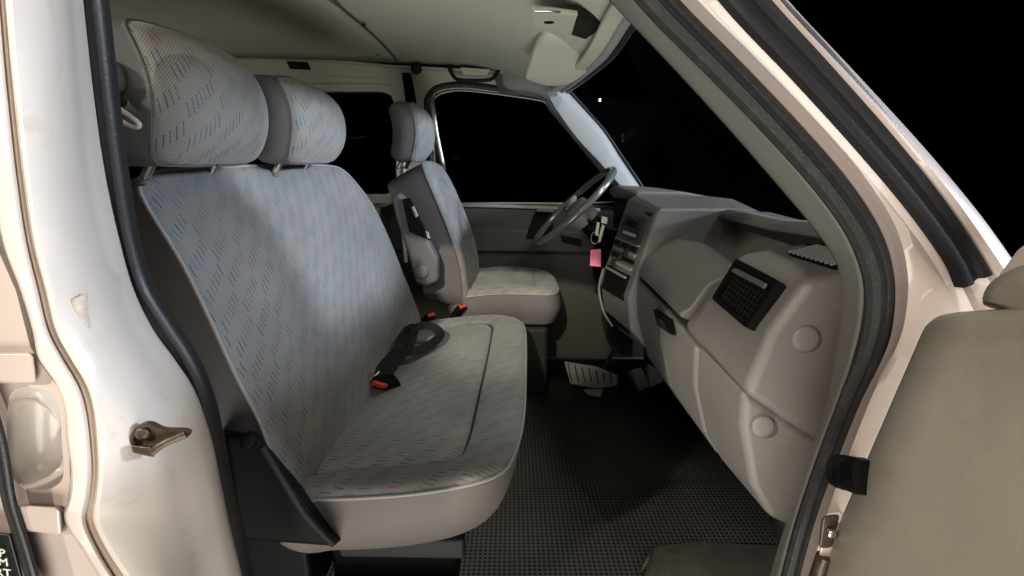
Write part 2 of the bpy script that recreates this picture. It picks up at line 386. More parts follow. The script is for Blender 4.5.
def pillow(outer, W, bulge, thick, parent, names, mats, inner=None, edge=0.010, side_bulge=0.012, dip=0.010, N_=120, pipe=0.0035, back_scale=0.93, lean=None):
    """upholstered shape. outer/inner: (p,q) control points; W(p,q,d) -> world."""
    O = [Vector((a.x, a.y)) for a in cr([(*p, 0) for p in outer], N_, True)]
    cx = sum(p.x for p in O) / N_; cy = sum(p.y for p in O) / N_; C0 = Vector((cx, cy))
    rings = []      # (list of pts2d, d)
    if inner:
        I = [Vector((a.x, a.y)) for a in cr([(*p, 0) for p in inner], N_, True)]
        # match by angle
        def ang(p): return math.atan2(p.y - cy, p.x - cx)
        k0 = min(range(N_), key=lambda k: (I[k] - I[0]).length)
        for t in (0, .04, .12, .25, .45, .65, .8, .9, .96, 1.0):
            e = math.sin(math.pi * t) ** 0.5 if 0 < t < 1 else 0
            d = edge * min(1, t / .2) ** .5 + bulge * e
            if t == 1.0: d = edge - dip
            rings.append(([o.lerp(i_, t) for o, i_ in zip(O, I)], d))
        CI = sum(I, Vector((0, 0))) / N_
        for t in (.02, .05, .12, .25, .45, .7, .9, .99):
            d = edge + bulge * 0.75 * (1 - (1 - min(1, t / .25)) ** 2) 
            rings.append(([i_.lerp(CI, t) for i_ in I], d - dip * (1 - min(1, t / .05))))
    else:
        for t in (0, .015, .04, .09, .17, .3, .45, .62, .8, .93, .99):
            d = edge * min(1, t / .03) ** .5 + bulge * (1 - (1 - t) ** 3.2)
            rings.append(([o.lerp(C0, t) for o in O], d))
    bm = bmesh.new(); uvl = bm.loops.layers.uv.new('UVMap'); V = []; co = {}
    raw = []
    for pts, d in rings:
        row = []
        for p in pts:
            nd = noise.noise(Vector((p.x * 11, p.y * 11, len(outer)))) * .0028 + noise.noise(Vector((p.x * 30, p.y * 22, 3.1))) * .0010
            v = bm.verts.new(W(p.x, p.y, d + nd * min(1, (d + .0) / .01))); row.append(v)
        V.append(row); raw.append(pts)
    for k in range(N_):                      # fabric laid out by its true length from the middle outwards
        q = raw[-1][k].copy(); co[V[-1][k]] = (q.x, q.y); dr_ = Vector((1, 0))
        for r in range(len(V) - 2, -1, -1):
            st_ = raw[r][k] - raw[r + 1][k]
            if st_.length > 1e-6: dr_ = st_.normalized()
            q = q + dr_ * (V[r][k].co - V[r + 1][k].co).length; co[V[r][k]] = (q.x, q.y)
    for a, b in zip(V, V[1:]):
        for k in range(N_): bm.faces.new((a[k], a[(k + 1) % N_], b[(k + 1) % N_], b[k]))
    bm.faces.new(list(reversed(V[-1])))
    for f in bm.faces:
        for l in f.loops: l[uvl].uv = co[l.vert]
    front = from_bm(names[0], bm, mats[0], parent, 80)
    # side and back
    bm = bmesh.new(); V = []
    for t in (0, .06, .2, .4, .6, .8, .93, 1.0):
        s = 1 + side_bulge * math.sin(math.pi * min(1, t * 1.1)) * 4 / max(0.2, (O[0] - C0).length * 4)
        s *= 1 - (1 - back_scale) * t ** 3
        V.append([bm.verts.new(W(*(C0 + (o - C0) * s + (lean * t if lean else Vector((0, 0)))), -thick * t)) for o in O])
    V.append([bm.verts.new(W(*(C0 + (o - C0) * back_scale * .8 + (lean if lean else Vector((0, 0)))), -thick * 1.03)) for o in O])
    for a, b in zip(V, V[1:]):
        for k in range(N_): bm.faces.new((a[k], a[(k + 1) % N_], b[(k + 1) % N_], b[k]))
    bm.faces.new(V[-1])
    side = from_bm(names[1], bm, mats[1], front, 80)
    if pipe:
        sweep('piping', [W(o.x, o.y, edge * 0.3) for o in O[::2]], pipe, mats[2], front, n=N_, closed=True)
    return front

# ================================================================== SETTING
FLOORZ = 0.20
bm = bmesh.new()
vs = [bm.verts.new(p) for p in ((-2.2, 0.78, FLOORZ), (0.95, 0.78, FLOORZ), (0.95, 2.2, FLOORZ), (-2.2, 2.2, FLOORZ))]
bm.faces.new(vs); fl = from_bm('floor', bm, 'mat'); fl['kind'] = 'structure'; solid(fl, 0.01, -1)

# ================================================================== VAN SHELL
van = thing('van', 'cream white van bodywork framing the open doorway, with roof, pillars, windows and doors', 'van', (0, 1.2, 0))

# --- near B pillar: white jamb, lofted from the outer skin to the door seal
def jc(pts, y0, y1=None):
    if y1 is None: y1 = y0
    n = len(pts); return [at(a, b, y0 + (y1 - y0) * i / (n - 1)) for i, (a, b) in enumerate(pts)]
ROWS = [-40, 0, 60, 120, 180, 240, 290, 330, 358, 385, 410, 440, 470, 495, 520, 550, 580, 610]
def row(xs): return list(zip(xs, ROWS))
Ja = [-30, -26, -20, -13, -6, 4, 22, 34, 40, 58, 66, 68, 72, 70, 66, 84, 102, 120]     # edge to sliding door
Jb = [-6, -3, 2, 8, 15, 24, 36, 46, 60, 76, 84, 88, 90, 88, 84, 96, 114, 134]         # groove left
Jc = [4, 8, 13, 19, 26, 35, 48, 58, 73, 89, 96, 99, 100, 98, 96, 110, 130, 150]       # groove right
Jd = [16, 19, 25, 31, 38, 48, 60, 72, 88, 102, 112, 116, 114, 111, 112, 128, 148, 168]
Je = [60, 62, 66, 71, 77, 88, 104, 120, 136, 148, 156, 163, 168, 172, 178, 186, 194, 202]
Jf = [70, 73, 79, 85, 93, 106, 121, 139, 156, 172, 184, 194, 202, 208, 213, 219, 225, 231]
Jg = [80, 82, 88, 95, 104, 117, 131, 150, 170, 188, 199, 208, 214, 219, 224, 231, 238, 245]
jamb = loft('door_pillar', [jc(row(Ja), .430), jc(row([x + 3 for x in Ja]), .424), jc(row([x - 3 for x in Jb]), .426), jc(row(Jb), .430), jc(row([x + 3 for x in Jb]), .438), jc(row([x - 3 for x in Jc]), .438),
     jc(row(Jc), .432), jc(row([x + 4 for x in Jc]), .430), jc(row(Jd), .436), jc(row([(a * .5 + b * .5) for a, b in zip(Jd, Je)]), .455), jc(row(Je), .490), jc(row([(a + b) / 2 for a, b in zip(Je, Jf)]), .51), jc(row(Jf), .530), jc(row(Jg), .548), jc(row([x + 14 for x in Jg]), .60)],
     'jamb', van, n=120, thick=0.002)
loft('seam_strip', [jc(row([x - .5 for x in Jb]), .4335), jc(row([x + 3 for x in Jb]), .4350), jc(row([(a + b) / 2 for a, b in zip(Jb, Jc)]), .4320), jc(row([x - 3 for x in Jc]), .4350), jc(row([x + .5 for x in Jc]), .4335)], 'sealant', jamb, n=120, thick=0.002)
# left skin beyond the jamb: front end of the sliding door with a pocket and two lips
sd_outer = px([(-620, -110), (-36, -110), (-34, -60), (-28, 60), (-16, 160), (-4, 240), (18, 290), (32, 345), (40, 360), (66, 395), (70, 440), (72, 480), (68, 505), (66, 520), (104, 580), (125, 620), (150, 680), (-420, 760)], .446)
hole = [tuple(at(a, b, .446)) for a, b in rounded([(10, 402), (16, 390), (36, 386), (54, 392), (62, 406), (64, 440), (66, 470), (60, 484), (40, 490), (20, 484), (12, 468), (9, 436)])]
sdoor = polyplate('sliding_door', sd_outer, 0.004, 'paint', van, holes=[hole])
hc = cr([Vector(h) for h in hole], 48, True); cen = sum(hc, Vector()) / 48
loft('handle_recess', [[p + Vector((0, -.002, 0)) for p in hc] + [hc[0] + Vector((0, -.002, 0))]] + [[cen + (p - cen) * s + Vector((0, d, 0)) for p in hc] + [cen + (hc[0] - cen) * s + Vector((0, d, 0))] for s, d in ((.99, .006), (.93, .016), (.8, .023), (.5, .027), (.02, .028))], 'jamb', sdoor, n=49, thick=0.001, spline=False)
def lip(pts, y, r):
    return sweep('pressed_lip', px(pts, y), oval_prof(r * 2.0, 0.016, 16, .5), 'paint', sdoor, n=24)
hexa('pressed_lip', px([(-40, 352), (34, 352), (37, 384), (-40, 384)], .436) + px([(-40, 354), (34, 354), (37, 382), (-40, 382)], .450), 'paint', sdoor, 0.004, 4)
hexa('pressed_lip', px([(11, 504), (60, 507), (62, 536), (20, 530)], .430) + px([(13, 504), (66, 507), (68, 534), (22, 530)], .450), 'paint', sdoor, 0.0045, 4)
loft('rubber_edge', [px([(-30, 380), (-8, 440), (4, 500), (18, 545), (34, 600)], .432), px([(-14, 380), (4, 440), (14, 500), (26, 540), (44, 600)], .426)], 'rubber', sdoor, n=30, thick=0.004)
pl = thing('service_label', 'black plate with white lettering, cut off at the lower left corner', 'label plate', at(10, 576, .425))
quadbox('plate', px([(-30, 532), (8, 534), (14, 545), (28, 600), (-30, 600)][:1] + [(9, 535), (27, 600), (-30, 600)], .424), (0, -1, 0), 0.003, 'plate', pl, 0.001)
def text(s, loc, size, mat, parent, rot, name='lettering'):
    c = bpy.data.curves.new(name, 'FONT'); c.body = s; c.size = size; c.extrude = 0.0004; c.align_x = 'RIGHT'
    tmp = bpy.data.objects.new('tmp', c); COL.objects.link(tmp); bpy.context.view_layer.update()
    me = bpy.data.meshes.new_from_object(tmp.evaluated_get(bpy.context.evaluated_depsgraph_get())); bpy.data.objects.remove(tmp)
    me.transform(Matrix.Translation(loc) @ Matrix.Rotation(rot, 4, 'Y') @ Matrix.Rotation(R(90), 4, 'X')); me.materials.clear()
    return link(name, me, mat, parent, None)
for s, a, b in (('P', 6, 557), ('M', 9, 566), ('RT', 12, 577)): text(s, at(a, b, .4205), 0.0135, 'white', pl, R(8))
# worn label ghost on the jamb
lb = loft('paper_label', [px([(71, 299), (73, 316), (75, 331)], .4415), px([(80, 296), (81, 314), (83, 332)], .4455), px([(88, 292), (88, 311), (91, 327)], .4500)], 'paper', None, n=12, thick=0.0006)
tag(lb, 'small torn remnant of a paper sticker on the white door pillar', 'sticker')

# striker
st = thing('door_striker', 'greasy brown steel latch striker bolted to the white door pillar', 'latch', at(160, 445, .5))
def sp2(pts, y): return px(pts, y)
sweep('backing_plate', sp2([(134, 436), (140, 427), (150, 424), (164, 430), (186, 431), (188, 434), (172, 440), (158, 446), (142, 446), (135, 443)], 0.4490), rect_prof(.004, .006), 'rust', st, n=40, closed=True)
polyplate('latch_plate', [tuple(at(a, b, 0.4520)) for a, b in rounded([(133, 436), (140, 426), (152, 424), (166, 430), (187, 430), (189, 434), (170, 441), (156, 448), (140, 447)], 40)], .006, 'rust', st)
hexa('roller_block', px([(131, 445), (153, 447), (155, 458), (132, 453)], 0.4360) + px([(131, 444), (153, 446), (155, 456), (132, 451)], 0.4540), 'rust', st, 0.0025)
sweep('latch_bar', [at(152, 452, 0.4380), at(165, 443, 0.4400), at(186, 434, 0.4460)], oval_prof(.0075, .006), 'rust', st, n=12)
disc('bolt_head', at(142, 434, 0.4460), (0, -1, .1), .007, .003, 'rust', st, bulge=.002)

# --- near door seals
seal_b = [(80, -60), (91, 0), (98, 60), (105, 120), (113, 180), (123, 238), (138, 288), (162, 328), (184, 362), (200, 400), (209, 440), (219, 490), (231, 540), (246, 610)]
prof = [(-.0155, -.010), (-.0165, .0), (-.014, .008), (-.006, .011), (.001, .0075), (.004, .0075), (.010, .012), (.0150, .008), (.0165, 0), (.014, -.010)]
prof = [(a, -b) for a, b in prof]
def seal_scale(t): return 0.82 + 0.26 * t
sb = sweep('door_seal', jc(seal_b, .555, .575), prof, 'rubber', van, n=140, scale=seal_scale)

# --- near A pillar
A0 = [(500, -120), (562, -60), (613, 0), (665, 55), (720, 115), (775, 178), (815, 226), (838, 262), (843, 300), (838, 345), (828, 400), (806, 470), (780, 545), (762, 610)]
A1 = [(530, -120), (590, -60), (642, 0), (702, 62), (760, 124), (812, 184), (846, 232), (862, 275), (861, 320), (850, 365), (836, 405), (812, 470), (790, 540), (772, 610)]
A2 = [(590, -120), (640, -60), (690, 0), (748, 58), (806, 118), (856, 175), (890, 228), (903, 275), (902, 315), (893, 350), (868, 400), (846, 455), (822, 520), (798, 610)]
A3 = [(630, -120), (680, -60), (730, 0), (790, 62), (850, 128), (905, 192), (944, 245), (966, 285), (985, 330), (985, 380), (975, 440), (950, 500), (930, 560), (900, 620)]
A4 = [(670, -120), (722, -60), (770, 0), (830, 66), (890, 134), (940, 196), (978, 252), (1002, 292), (1040, 340), (1040, 400), (1030, 450), (1000, 510), (980, 560), (960, 620)]
A5 = [(695, -120), (740, -60), (786, 0), (856, 75), (922, 147), (975, 210), (1010, 258), (1036, 296), (1075, 345), (1080, 400), (1060, 450), (1050, 510), (1040, 560), (1030, 620)]
def sh(c, dx, dy=0): return [(a + dx, b + dy) for a, b in c]
trimA = loft('pillar_trim', [px(sh(A0, 0, 3), .76), px(A0, .70), px(sh(A0, 5, -4), .675), px(sh(A1, -4, 3), .640), px(A1, .625)], 'trim', van, n=110, thick=0.003)
ap = loft('front_pillar', [px(sh(A1, 6, -4), .64), px(sh(A2, -8, 4), .60), px(A2, .578), px(sh(A2, 5, -4), .566), px(sh(A2, 14, -11), .561), px(sh(A3, -14, 11), .535), px(sh(A3, -4, 3), .530), px(sh(A3, 2, -2), .536),
      px(sh(A4, -3, 3), .528), px(sh(A4, 3, -3), .515), px(sh([( (a[0]+b[0])/2, (a[1]+b[1])/2) for a, b in zip(A4, A5)], 0, 0), .513), px(sh(A5, -4, 4), .522), px(A5, .545), px(A5, .60)], 'paint', van, n=120, thick=0.002)
profA = [(-.025, -.004), (-.026, .008), (-.021, .013), (-.014, .013), (-.012, .006), (-.008, .006), (-.006, .012), (.001, .0145), (.004, .014), (.006, .009), (.009, .009), (.011, .012), (.021, .009), (.0255, .002), (.024, -.006)]
mid = [((a[0] + b[0]) / 2, (a[1] + b[1]) / 2) for a, b in zip(A1, A2)]
profA = [(-a, -b) for a, b in profA]
sa = sweep('door_seal', px(mid, .605), profA, 'rubber2', van, n=160, scale=lambda t: .94 if t < .5 else .94 - .26 * min(1, (t - .5) / .2), smooth=28)
# outer rubber strip in the gutter, ending square
g0 = [(((a[0] + b[0]) / 2), ((a[1] + b[1]) / 2)) for a, b in zip(A3, A4)][:8]
g0[7] = (974, 278)
gs = sweep('gutter_strip', px(g0, .527), [(.0195, .003), (.019, -.006), (.012, -.010), (.004, -.009), (.001, -.004), (-.003, -.005), (-.010, -.010), (-.018, -.008), (-.0205, .002)], 'rubber', ap, n=80)

# --- roof lining: cab part and rear part, seam between
ZR = 1.410
seam = [(300, -30), (335, 0), (352, 16), (372, 34), (388, 52), (399, 66)]
seam3 = [atZ(a, b, ZR - .004 * i) for i, (a, b) in enumerate(seam)]
s_far = seam3[-1]
def roofz(x, y):
    z = 1.422 - 0.026 * min(1, max(0, x + 1.0)) - 0.012 * max(0, (x + .2) / .5) ** 2
    return z
hdr = [(704, -90), (666, -40), (645, -12), (625, 14), (604, 48), (588, 65), (574, 78), (561, 88)]      # windscreen header line, near to far
hY = [.62, .72, .84, 1.0, 1.2, 1.45, 1.75, 2.02]
hdr3 = [at(a, b, y) for (a, b), y in zip(hdr, hY)]
cols = []
NX = 26
for i in range(len(hdr3)):
    p = hdr3[i]; c = []
    for k in range(NX):
        t = k / (NX - 1); x = -2.0 * (1 - t) + p.x * t
        z0 = roofz(x, p.y); e = max(0, t - .80) / .20
        z = z0 * (1 - e * e) + p.z * e * e
        c.append(Vector((x, p.y, z)))
    cols.append(c)
cols.insert(0, [q + Vector((0, -.14, -.05)) for q in cols[0]])
cols.append([q + Vector((0, .14, -.006)) for q in cols[-1]])
loft('roof_lining', cols, 'lining2', van, n=60, thick=0.006, spline=False, smooth=80, off=0)
# rear board, a few mm lower than the cab lining, with a rolled edge
rb = []
for i, y in enumerate([.5, .8, 1.1, 1.4, 1.7, 1.9, 2.03]):
    xe = None
    pts = cr(seam3, 60)
    q = min(pts, key=lambda p: abs(p.y - y)); xe = q.x if y >= pts[0].y else pts[0].x - (pts[0].y - y) * .9
    rb.append([Vector((-2.0 + (xe + 2.0) * k / 9, y, roofz(-2 + (xe + 2) * k / 9, y) - .008)) for k in range(10)])
rl = loft('rear_roof_board', rb, 'lining', van, n=40, thick=0.005, smooth=60)
sweep('edge_bead', [Vector((c[-1].x, c[-1].y, c[-1].z - .001)) for c in rb], oval_prof(.005, .004), 'dash2', rl, n=50, up=(0, 0, 1))
for a, b in ((364, 27), (378, 57)):
    p = atZ(a, b, 1.39); disc('lining_clip', Vector((p.x, p.y, roofz(p.x, p.y) - .012)), (0, 0, -1), .006, .003, 'dark', rl)
# header rail (painted, with rubber) under the windscreen top
sweep('header_rail', [p + Vector((.004, 0, -.004)) for p in hdr3], oval_prof(.022, .03, 14, .7), 'trim_cool', van, n=60, up=(0, 0, 1))
sweep('header_trim', [p + Vector((-.022, 0, -.007)) for p in hdr3], oval_prof(.034, .014, 14, .6), 'lining2', van, n=60, up=(0, 0, 1))
sweep('screen_seal', [p + Vector((.022, 0, -.010)) for p in hdr3], oval_prof(.012, .022, 12, .8), 'rubber', van, n=60, up=(0, 0, 1))

# --- far side wall with window openings
YF = 2.10
wall_outer = px([(-420, 52), (220, 55), (400, 66), (530, 74), (552, 88), (584, 124), (636, 192), (690, 235), (740, 330), (740, 520), (-420, 520)], YF)
rw = [(-300, 90), (300, 92), (382, 92), (392, 96), (396, 106), (397, 180), (396, 190), (386, 194), (360, 194), (-300, 192)]
fw = [(432, 104), (436, 94), (448, 90), (470, 90), (536, 99), (548, 104), (560, 118), (600, 166), (626, 196), (618, 206), (440, 203), (436, 190)]
rounded_rw = [tuple(at(a, b, YF)) for a, b in rw]
rounded_fw = [tuple(at(a, b, YF)) for a, b in fw]
side = polyplate('side_panel', [tuple(p) for p in wall_outer], 0.03, 'paint_in', van, holes=[rounded_rw, rounded_fw], bev=0.004)
# recessed ledge and rolled rail in the upper panel
sweep('rail_bead', px([(-380, 82), (100, 83), (300, 85), (380, 85), (392, 89), (401, 98), (403, 120), (404, 190)], YF - .018), oval_prof(.012, .014), 'paint_in', side, n=50)
sweep('rail_bead', px([(-380, 74), (100, 75), (300, 77), (396, 79)], YF - .016), oval_prof(.008, .010), 'paint_in', side, n=30)
sweep('roof_gutter', px([(-400, 54), (220, 57), (400, 67), (530, 74)], YF - .03), oval_prof(.012, .03), 'lining2', side, n=40)
quadbox('slot_shade', px([(286, 61), (308, 62), (311, 70), (290, 69)], YF - .02), (0, -1, 0), .004, 'dark', side, .001)  # dark plate stands in for the shade of an open slot
for a, b, r in ((237, 61, .007), (380, 81, .005), (391, 66, .005), (392, 82, .005)): disc('panel_hole', at(a, b, YF - .017), (0, -1, 0), r, .003, 'void_shade', side, sx=1.4)
disc('belt_anchor_cap', at(416, 69, YF - .09), (0, -1, -.2), .020, .012, 'dark', side, bulge=.005)
loft('belt_cover', [px([(402, 73), (406, 104)], YF - .02), px([(411, 73), (417, 104)], YF - .02)], 'black', side, n=2, thick=.006)
# black frame gasket round front window
def ring(name, pts, y, prof_, mat, parent, n=120): return sweep(name, px(pts, y), prof_, mat, parent, n=n, closed=True)
ring('window_gasket', [(427, 110), (429, 96), (440, 87), (470, 85), (528, 94), (545, 100), (562, 116), (604, 168), (630, 196), (622, 208), (500, 207), (434, 206), (431, 190)], YF - .016, oval_prof(.024, .016), 'rubber', side)
ring('chrome_frame', [(434, 108), (436, 97), (447, 92), (470, 91), (535, 99.5), (548, 105), (558, 118), (596, 164), (618, 190), (612, 202), (500, 203), (440, 202), (437, 190)], YF - .022, oval_prof(.007, .006), 'metal_dull', side)
loft('front_window', [px([(425, 80), (425, 212)], YF + .004), px([(640, 80), (640, 212)], YF + .004)], 'glass', van, n=2, thick=.003)
loft('rear_window', [px([(-320, 84), (-320, 200)], YF + .004), px([(400, 84), (400, 200)], YF + .004)], 'glass', van, n=2, thick=.003)
loft('window_post', [px([(428, 98), (432, 130), (440, 170)], YF - .028), px([(434, 98), (438, 130), (446, 170)], YF - .028)], 'metal_dull', side, n=8, thick=.006)
# grab handle
gh = sweep('grab_handle', [at(449, 67, YF - .05), at(452, 74, YF - .075), at(458, 79.5, YF - .09), at(475, 80.5, YF - .095), at(490, 79.5, YF - .09), at(496, 75, YF - .075), at(499, 70, YF - .05)], oval_prof(.014, .014), 'dark', van, n=30)
quadbox('handle_cover', px([(460, 67), (490, 69), (487, 76), (463, 75)], YF - .075), (0, -1, 0), .01, 'paint_in', gh, .003)
disc('screw', at(465, 71, YF - .031), (0, -1, 0), .004, .002, 'rust', gh)
# corner trim and far A pillar
c1 = [(500, 72), (504, 90), (540, 97), (548, 108), (575, 140), (596, 166), (622, 196)]
c2 = [(522, 72), (530, 82), (546, 92), (556, 108), (578, 138), (602, 164), (630, 196)]
c3 = [(530, 66), (545, 74), (562, 87), (572, 97), (602, 130), (620, 158), (643, 192)]
fp = loft('far_pillar', [px(c1, YF - .018), px(sh(c1, 4, -3), YF - .045), px(sh(c2, 0), YF - .065), px(sh(c3, -5, 4), YF - .055), px(c3, YF - .03)], 'trim_cool', van, n=60, thick=.006)
sweep('screen_seal', px([(566, 88), (576, 98), (590, 114), (604, 130), (623, 158), (646, 192)], YF - .030), oval_prof(.010, .014), 'rubber', fp, n=40)
loft('corner_trim', [px([(490, 68), (500, 93)], YF - .035), px([(515, 70), (520, 95)], YF - .045), px([(540, 68), (548, 100)], YF - .055)], 'dash2', van, n=6, thick=.005)
# windscreen
ws_top = [p + Vector((.024, 0, -.008)) for p in hdr3]
base_pts = [((905, 228), .62), ((860, 228), .8), ((815, 224), .95), ((790, 222), 1.1), ((752, 214), 1.3), ((712, 206), 1.55), ((676, 198), 1.8), ((648, 192), 2.03)]
ws_bot = [at(a, b, y) for (a, b), y in base_pts]
midc = [a.lerp(b, .5) + Vector((.018, 0, .016)) for a, b in zip(ws_top, ws_bot)]
loft('windscreen', [ws_top, midc, ws_bot], 'glass', van, n=40, thick=.003)
# cowl panel closing the dash to the windscreen
loft('cowl', [[p + Vector((-.0, 0, .006)) for p in ws_bot], [p + Vector((.01, 0, -.03)) for p in ws_bot], [Vector((p.x + .03, p.y, .2)) for p in ws_bot]], 'dash2', van, n=40, thick=.004)

# --- far front door trim
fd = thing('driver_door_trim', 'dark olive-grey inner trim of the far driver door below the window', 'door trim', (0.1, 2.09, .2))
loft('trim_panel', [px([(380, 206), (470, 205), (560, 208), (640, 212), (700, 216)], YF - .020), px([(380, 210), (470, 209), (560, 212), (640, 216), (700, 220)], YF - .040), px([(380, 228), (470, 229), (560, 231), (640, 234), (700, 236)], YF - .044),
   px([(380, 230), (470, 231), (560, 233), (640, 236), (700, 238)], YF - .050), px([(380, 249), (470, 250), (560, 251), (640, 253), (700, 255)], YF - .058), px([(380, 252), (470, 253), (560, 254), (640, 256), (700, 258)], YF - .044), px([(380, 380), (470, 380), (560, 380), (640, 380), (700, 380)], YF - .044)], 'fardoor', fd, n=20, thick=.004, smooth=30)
loft('sill_cap', [px([(374, 203), (470, 203), (560, 206), (600, 208)], YF - .014), px([(374, 206.5), (470, 206.5), (560, 209.5), (600, 211)], YF - .044)], 'piping', fd, n=20, thick=.006)
quadbox('handle_surround', px([(537, 209), (556, 210), (549, 250), (521, 249)], YF - .055), (0, -1, 0), .02, 'black', fd, .003)
quadbox('door_handle', px([(537, 209), (555, 210), (554, 212.5), (536, 211.5)], YF - .07), (0, -1, 0), .03, 'trim', fd, .002)
quadbox('pull_slot', px([(561, 235), (581, 240), (582, 247), (562, 242)], YF - .062), (0, -1, 0), .02, 'black', fd, .004)
quadbox('sill_board', px([(372, 194), (400, 195), (400, 206), (372, 206)], YF - .02), (0, -1, 0), .03, 'paint_in', van, .004)

# --- sun visor and its bracket
vis = thing('sun_visor', 'beige-grey sun visor folded against the lining above the windscreen', 'sun visor', at(560, 60, 1.6))
vq = [(544, 32), (580, 40), (606, 46), (595, 62), (570, 80), (548, 83), (528, 77), (526, 72)]
def vis3(a, b): return at(a, b, 1.28 + (b - 32) * .0050)
vo = [vis3(a, b) for a, b in rounded(vq, 48)]
bm = bmesh.new(); cc = sum(vo, Vector()) / len(vo); nv = Vector((0.1, -.35, -.9)).normalized()
layers = []
for s, d in ((.97, -.012), (1, -.006), (1, .004), (.98, .010), (.93, .0125), (.7, .013)):
    layers.append([bm.verts.new(cc + (p - cc) * s + nv * d) for p in vo])
for a, b in zip(layers, layers[1:]):
    for k in range(48): bm.faces.new((a[k], a[(k + 1) % 48], b[(k + 1) % 48], b[k]))
bm.faces.new(layers[0]); bm.faces.new(layers[-1])
from_bm('visor_board', bm, 'visor', vis, 70)
sweep('hinge_rod', [vis3(553, 83), vis3(557, 81.5), vis3(575, 72)], .005, 'trim_cool', vis, n=10)
hb = thing('roof_console', 'flat grey courtesy lamp bracket with small oval hole on the front lining', 'bracket', at(555, 20, 1.3))
def rp(a, b, dz=0):
    z = 1.30
    return atZ(a, b, z + dz)
quadbox('bracket_plate', [rp(532, 10), rp(562, 13), rp(598, 22), rp(579, 36), rp(532, 25)][:0] + [rp(532, 10), rp(578, 16), rp(572, 36), rp(532, 26)], (0, 0, -1), .010, 'lining2', hb, .003)
quadbox('visor_shadow', [rp(576, 16), rp(604, 26), rp(592, 42), rp(570, 35)], (0, 0, -1), .016, 'dark', hb, .003)  # dark slab stands in for the shadow above the visor
sweep('bright_edge', [rp(535, 11, -.004), rp(552, 11, -.004), rp(560, 12, -.004)], .0022, 'metal', hb, n=10)
disc('oval_hole', rp(549, 23, -.002), (0, 0, -1), .006, .003, 'void_shade', hb, sx=1.6)

# ================================================================== BENCH SEAT
bench = thing('bench_seat', 'double passenger bench in patterned grey fabric beside the open doorway', 'bench seat', (-.2, 1.15, FLOORZ))
near = [at(a, b, .72) for a, b in [(129, 181), (148, 212), (178, 258), (206, 312), (236, 376), (264, 430), (292, 492)]]
near = [Vector((p.x, 0, p.z)) for p in near][::-1]           # bottom to top
prof_pts = cr(near, 60); LEN = sum((b - a).length for a, b in zip(prof_pts, prof_pts[1:]))
def prof_at(q, P=prof_pts, L=LEN):
    t = q / L * (len(P) - 1); i = int(max(0, min(len(P) - 2, math.floor(t)))); f = t - i
    p = P[i] + (P[i + 1] - P[i]) * f; d = (P[i + 1] - P[i]).normalized()
    return p, Vector((d.z, 0, -d.x))
Y0, Y1 = .72, 1.56
def Wback(p, q, d):
    b, n = prof_at(q); v = (p - Y0) / (Y1 - Y0)
    mid_ = 0.018 * math.sin(math.pi * max(0, min(1, q / LEN)))
    return Vector((b.x + .062 * v + n.x * d, p, b.z + n.z * d))
T = LEN
pillow([(.722, .0), (.718, T * .3), (.718, T * .6), (.722, T * .93), (.735, T * 1.0), (.80, T * 1.025), (1.1, T * 1.03), (1.38, T * 1.02), (1.47, T * .985), (1.52, T * .88), (1.555, T * .68), (1.575, T * .45), (1.575, T * .2), (1.56, 0), (1.3, -.03), (.9, -.03)],
       Wback, .022, .10, bench, ('backrest', 'side_panel'), ('fabric', 'vinyl_dark', 'piping'), edge=.006, pipe=.0030, back_scale=.97, side_bulge=.0)
# cushion: p = Y, q = X, d = up
CZT = .505
def Wcush(p, q, d):
    s = (q + .37) / .42
    z = CZT - .015 + .030 * math.sin(math.pi * min(1, max(0, s)) * .6) - .02 * max(0, (s - .85) / .15) ** 2 * .6
    return Vector((q + .02 * (p - .72), p, z + d))
outer = [(.735, -.40), (.715, -.31), (.706, -.20), (.712, -.12), (.730, -.055), (.770, -.010), (.87, .012), (1.0, .022), (1.2, .026), (1.4, .028), (1.52, .026), (1.58, .012), (1.61, -.03), (1.62, -.12), (1.62, -.25), (1.62, -.40), (1.4, -.43), (1.18, -.43), (.95, -.43)]
inner = [(.785, -.40), (.78, -.30), (.775, -.22), (.775, -.17), (.78, -.12), (.79, -.095), (.86, -.085), (1.0, -.082), (1.2, -.078), (1.36, -.076), (1.46, -.076), (1.52, -.079), (1.55, -.10), (1.555, -.16), (1.555, -.25), (1.555, -.38), (1.4, -.41), (1.18, -.41), (.95, -.41)]
# side skirt as its own shape with a tapering bottom
cu = pillow(outer, Wcush, .012, .155, bench, ('seat_cushion', 'side_panel'), ('fabric', 'vinyl', 'piping'), inner=inner, edge=.010, dip=.012, pipe=.0030, back_scale=.90, side_bulge=.01, lean=Vector((.02, -.03)))
isamp = [p for p in cr([(*q, 0) for q in inner], 120, True)]
sweep('seam', [Wcush(p.x, p.y, .004) for p in isamp], .0036, 'seam', cu, n=160, closed=True)
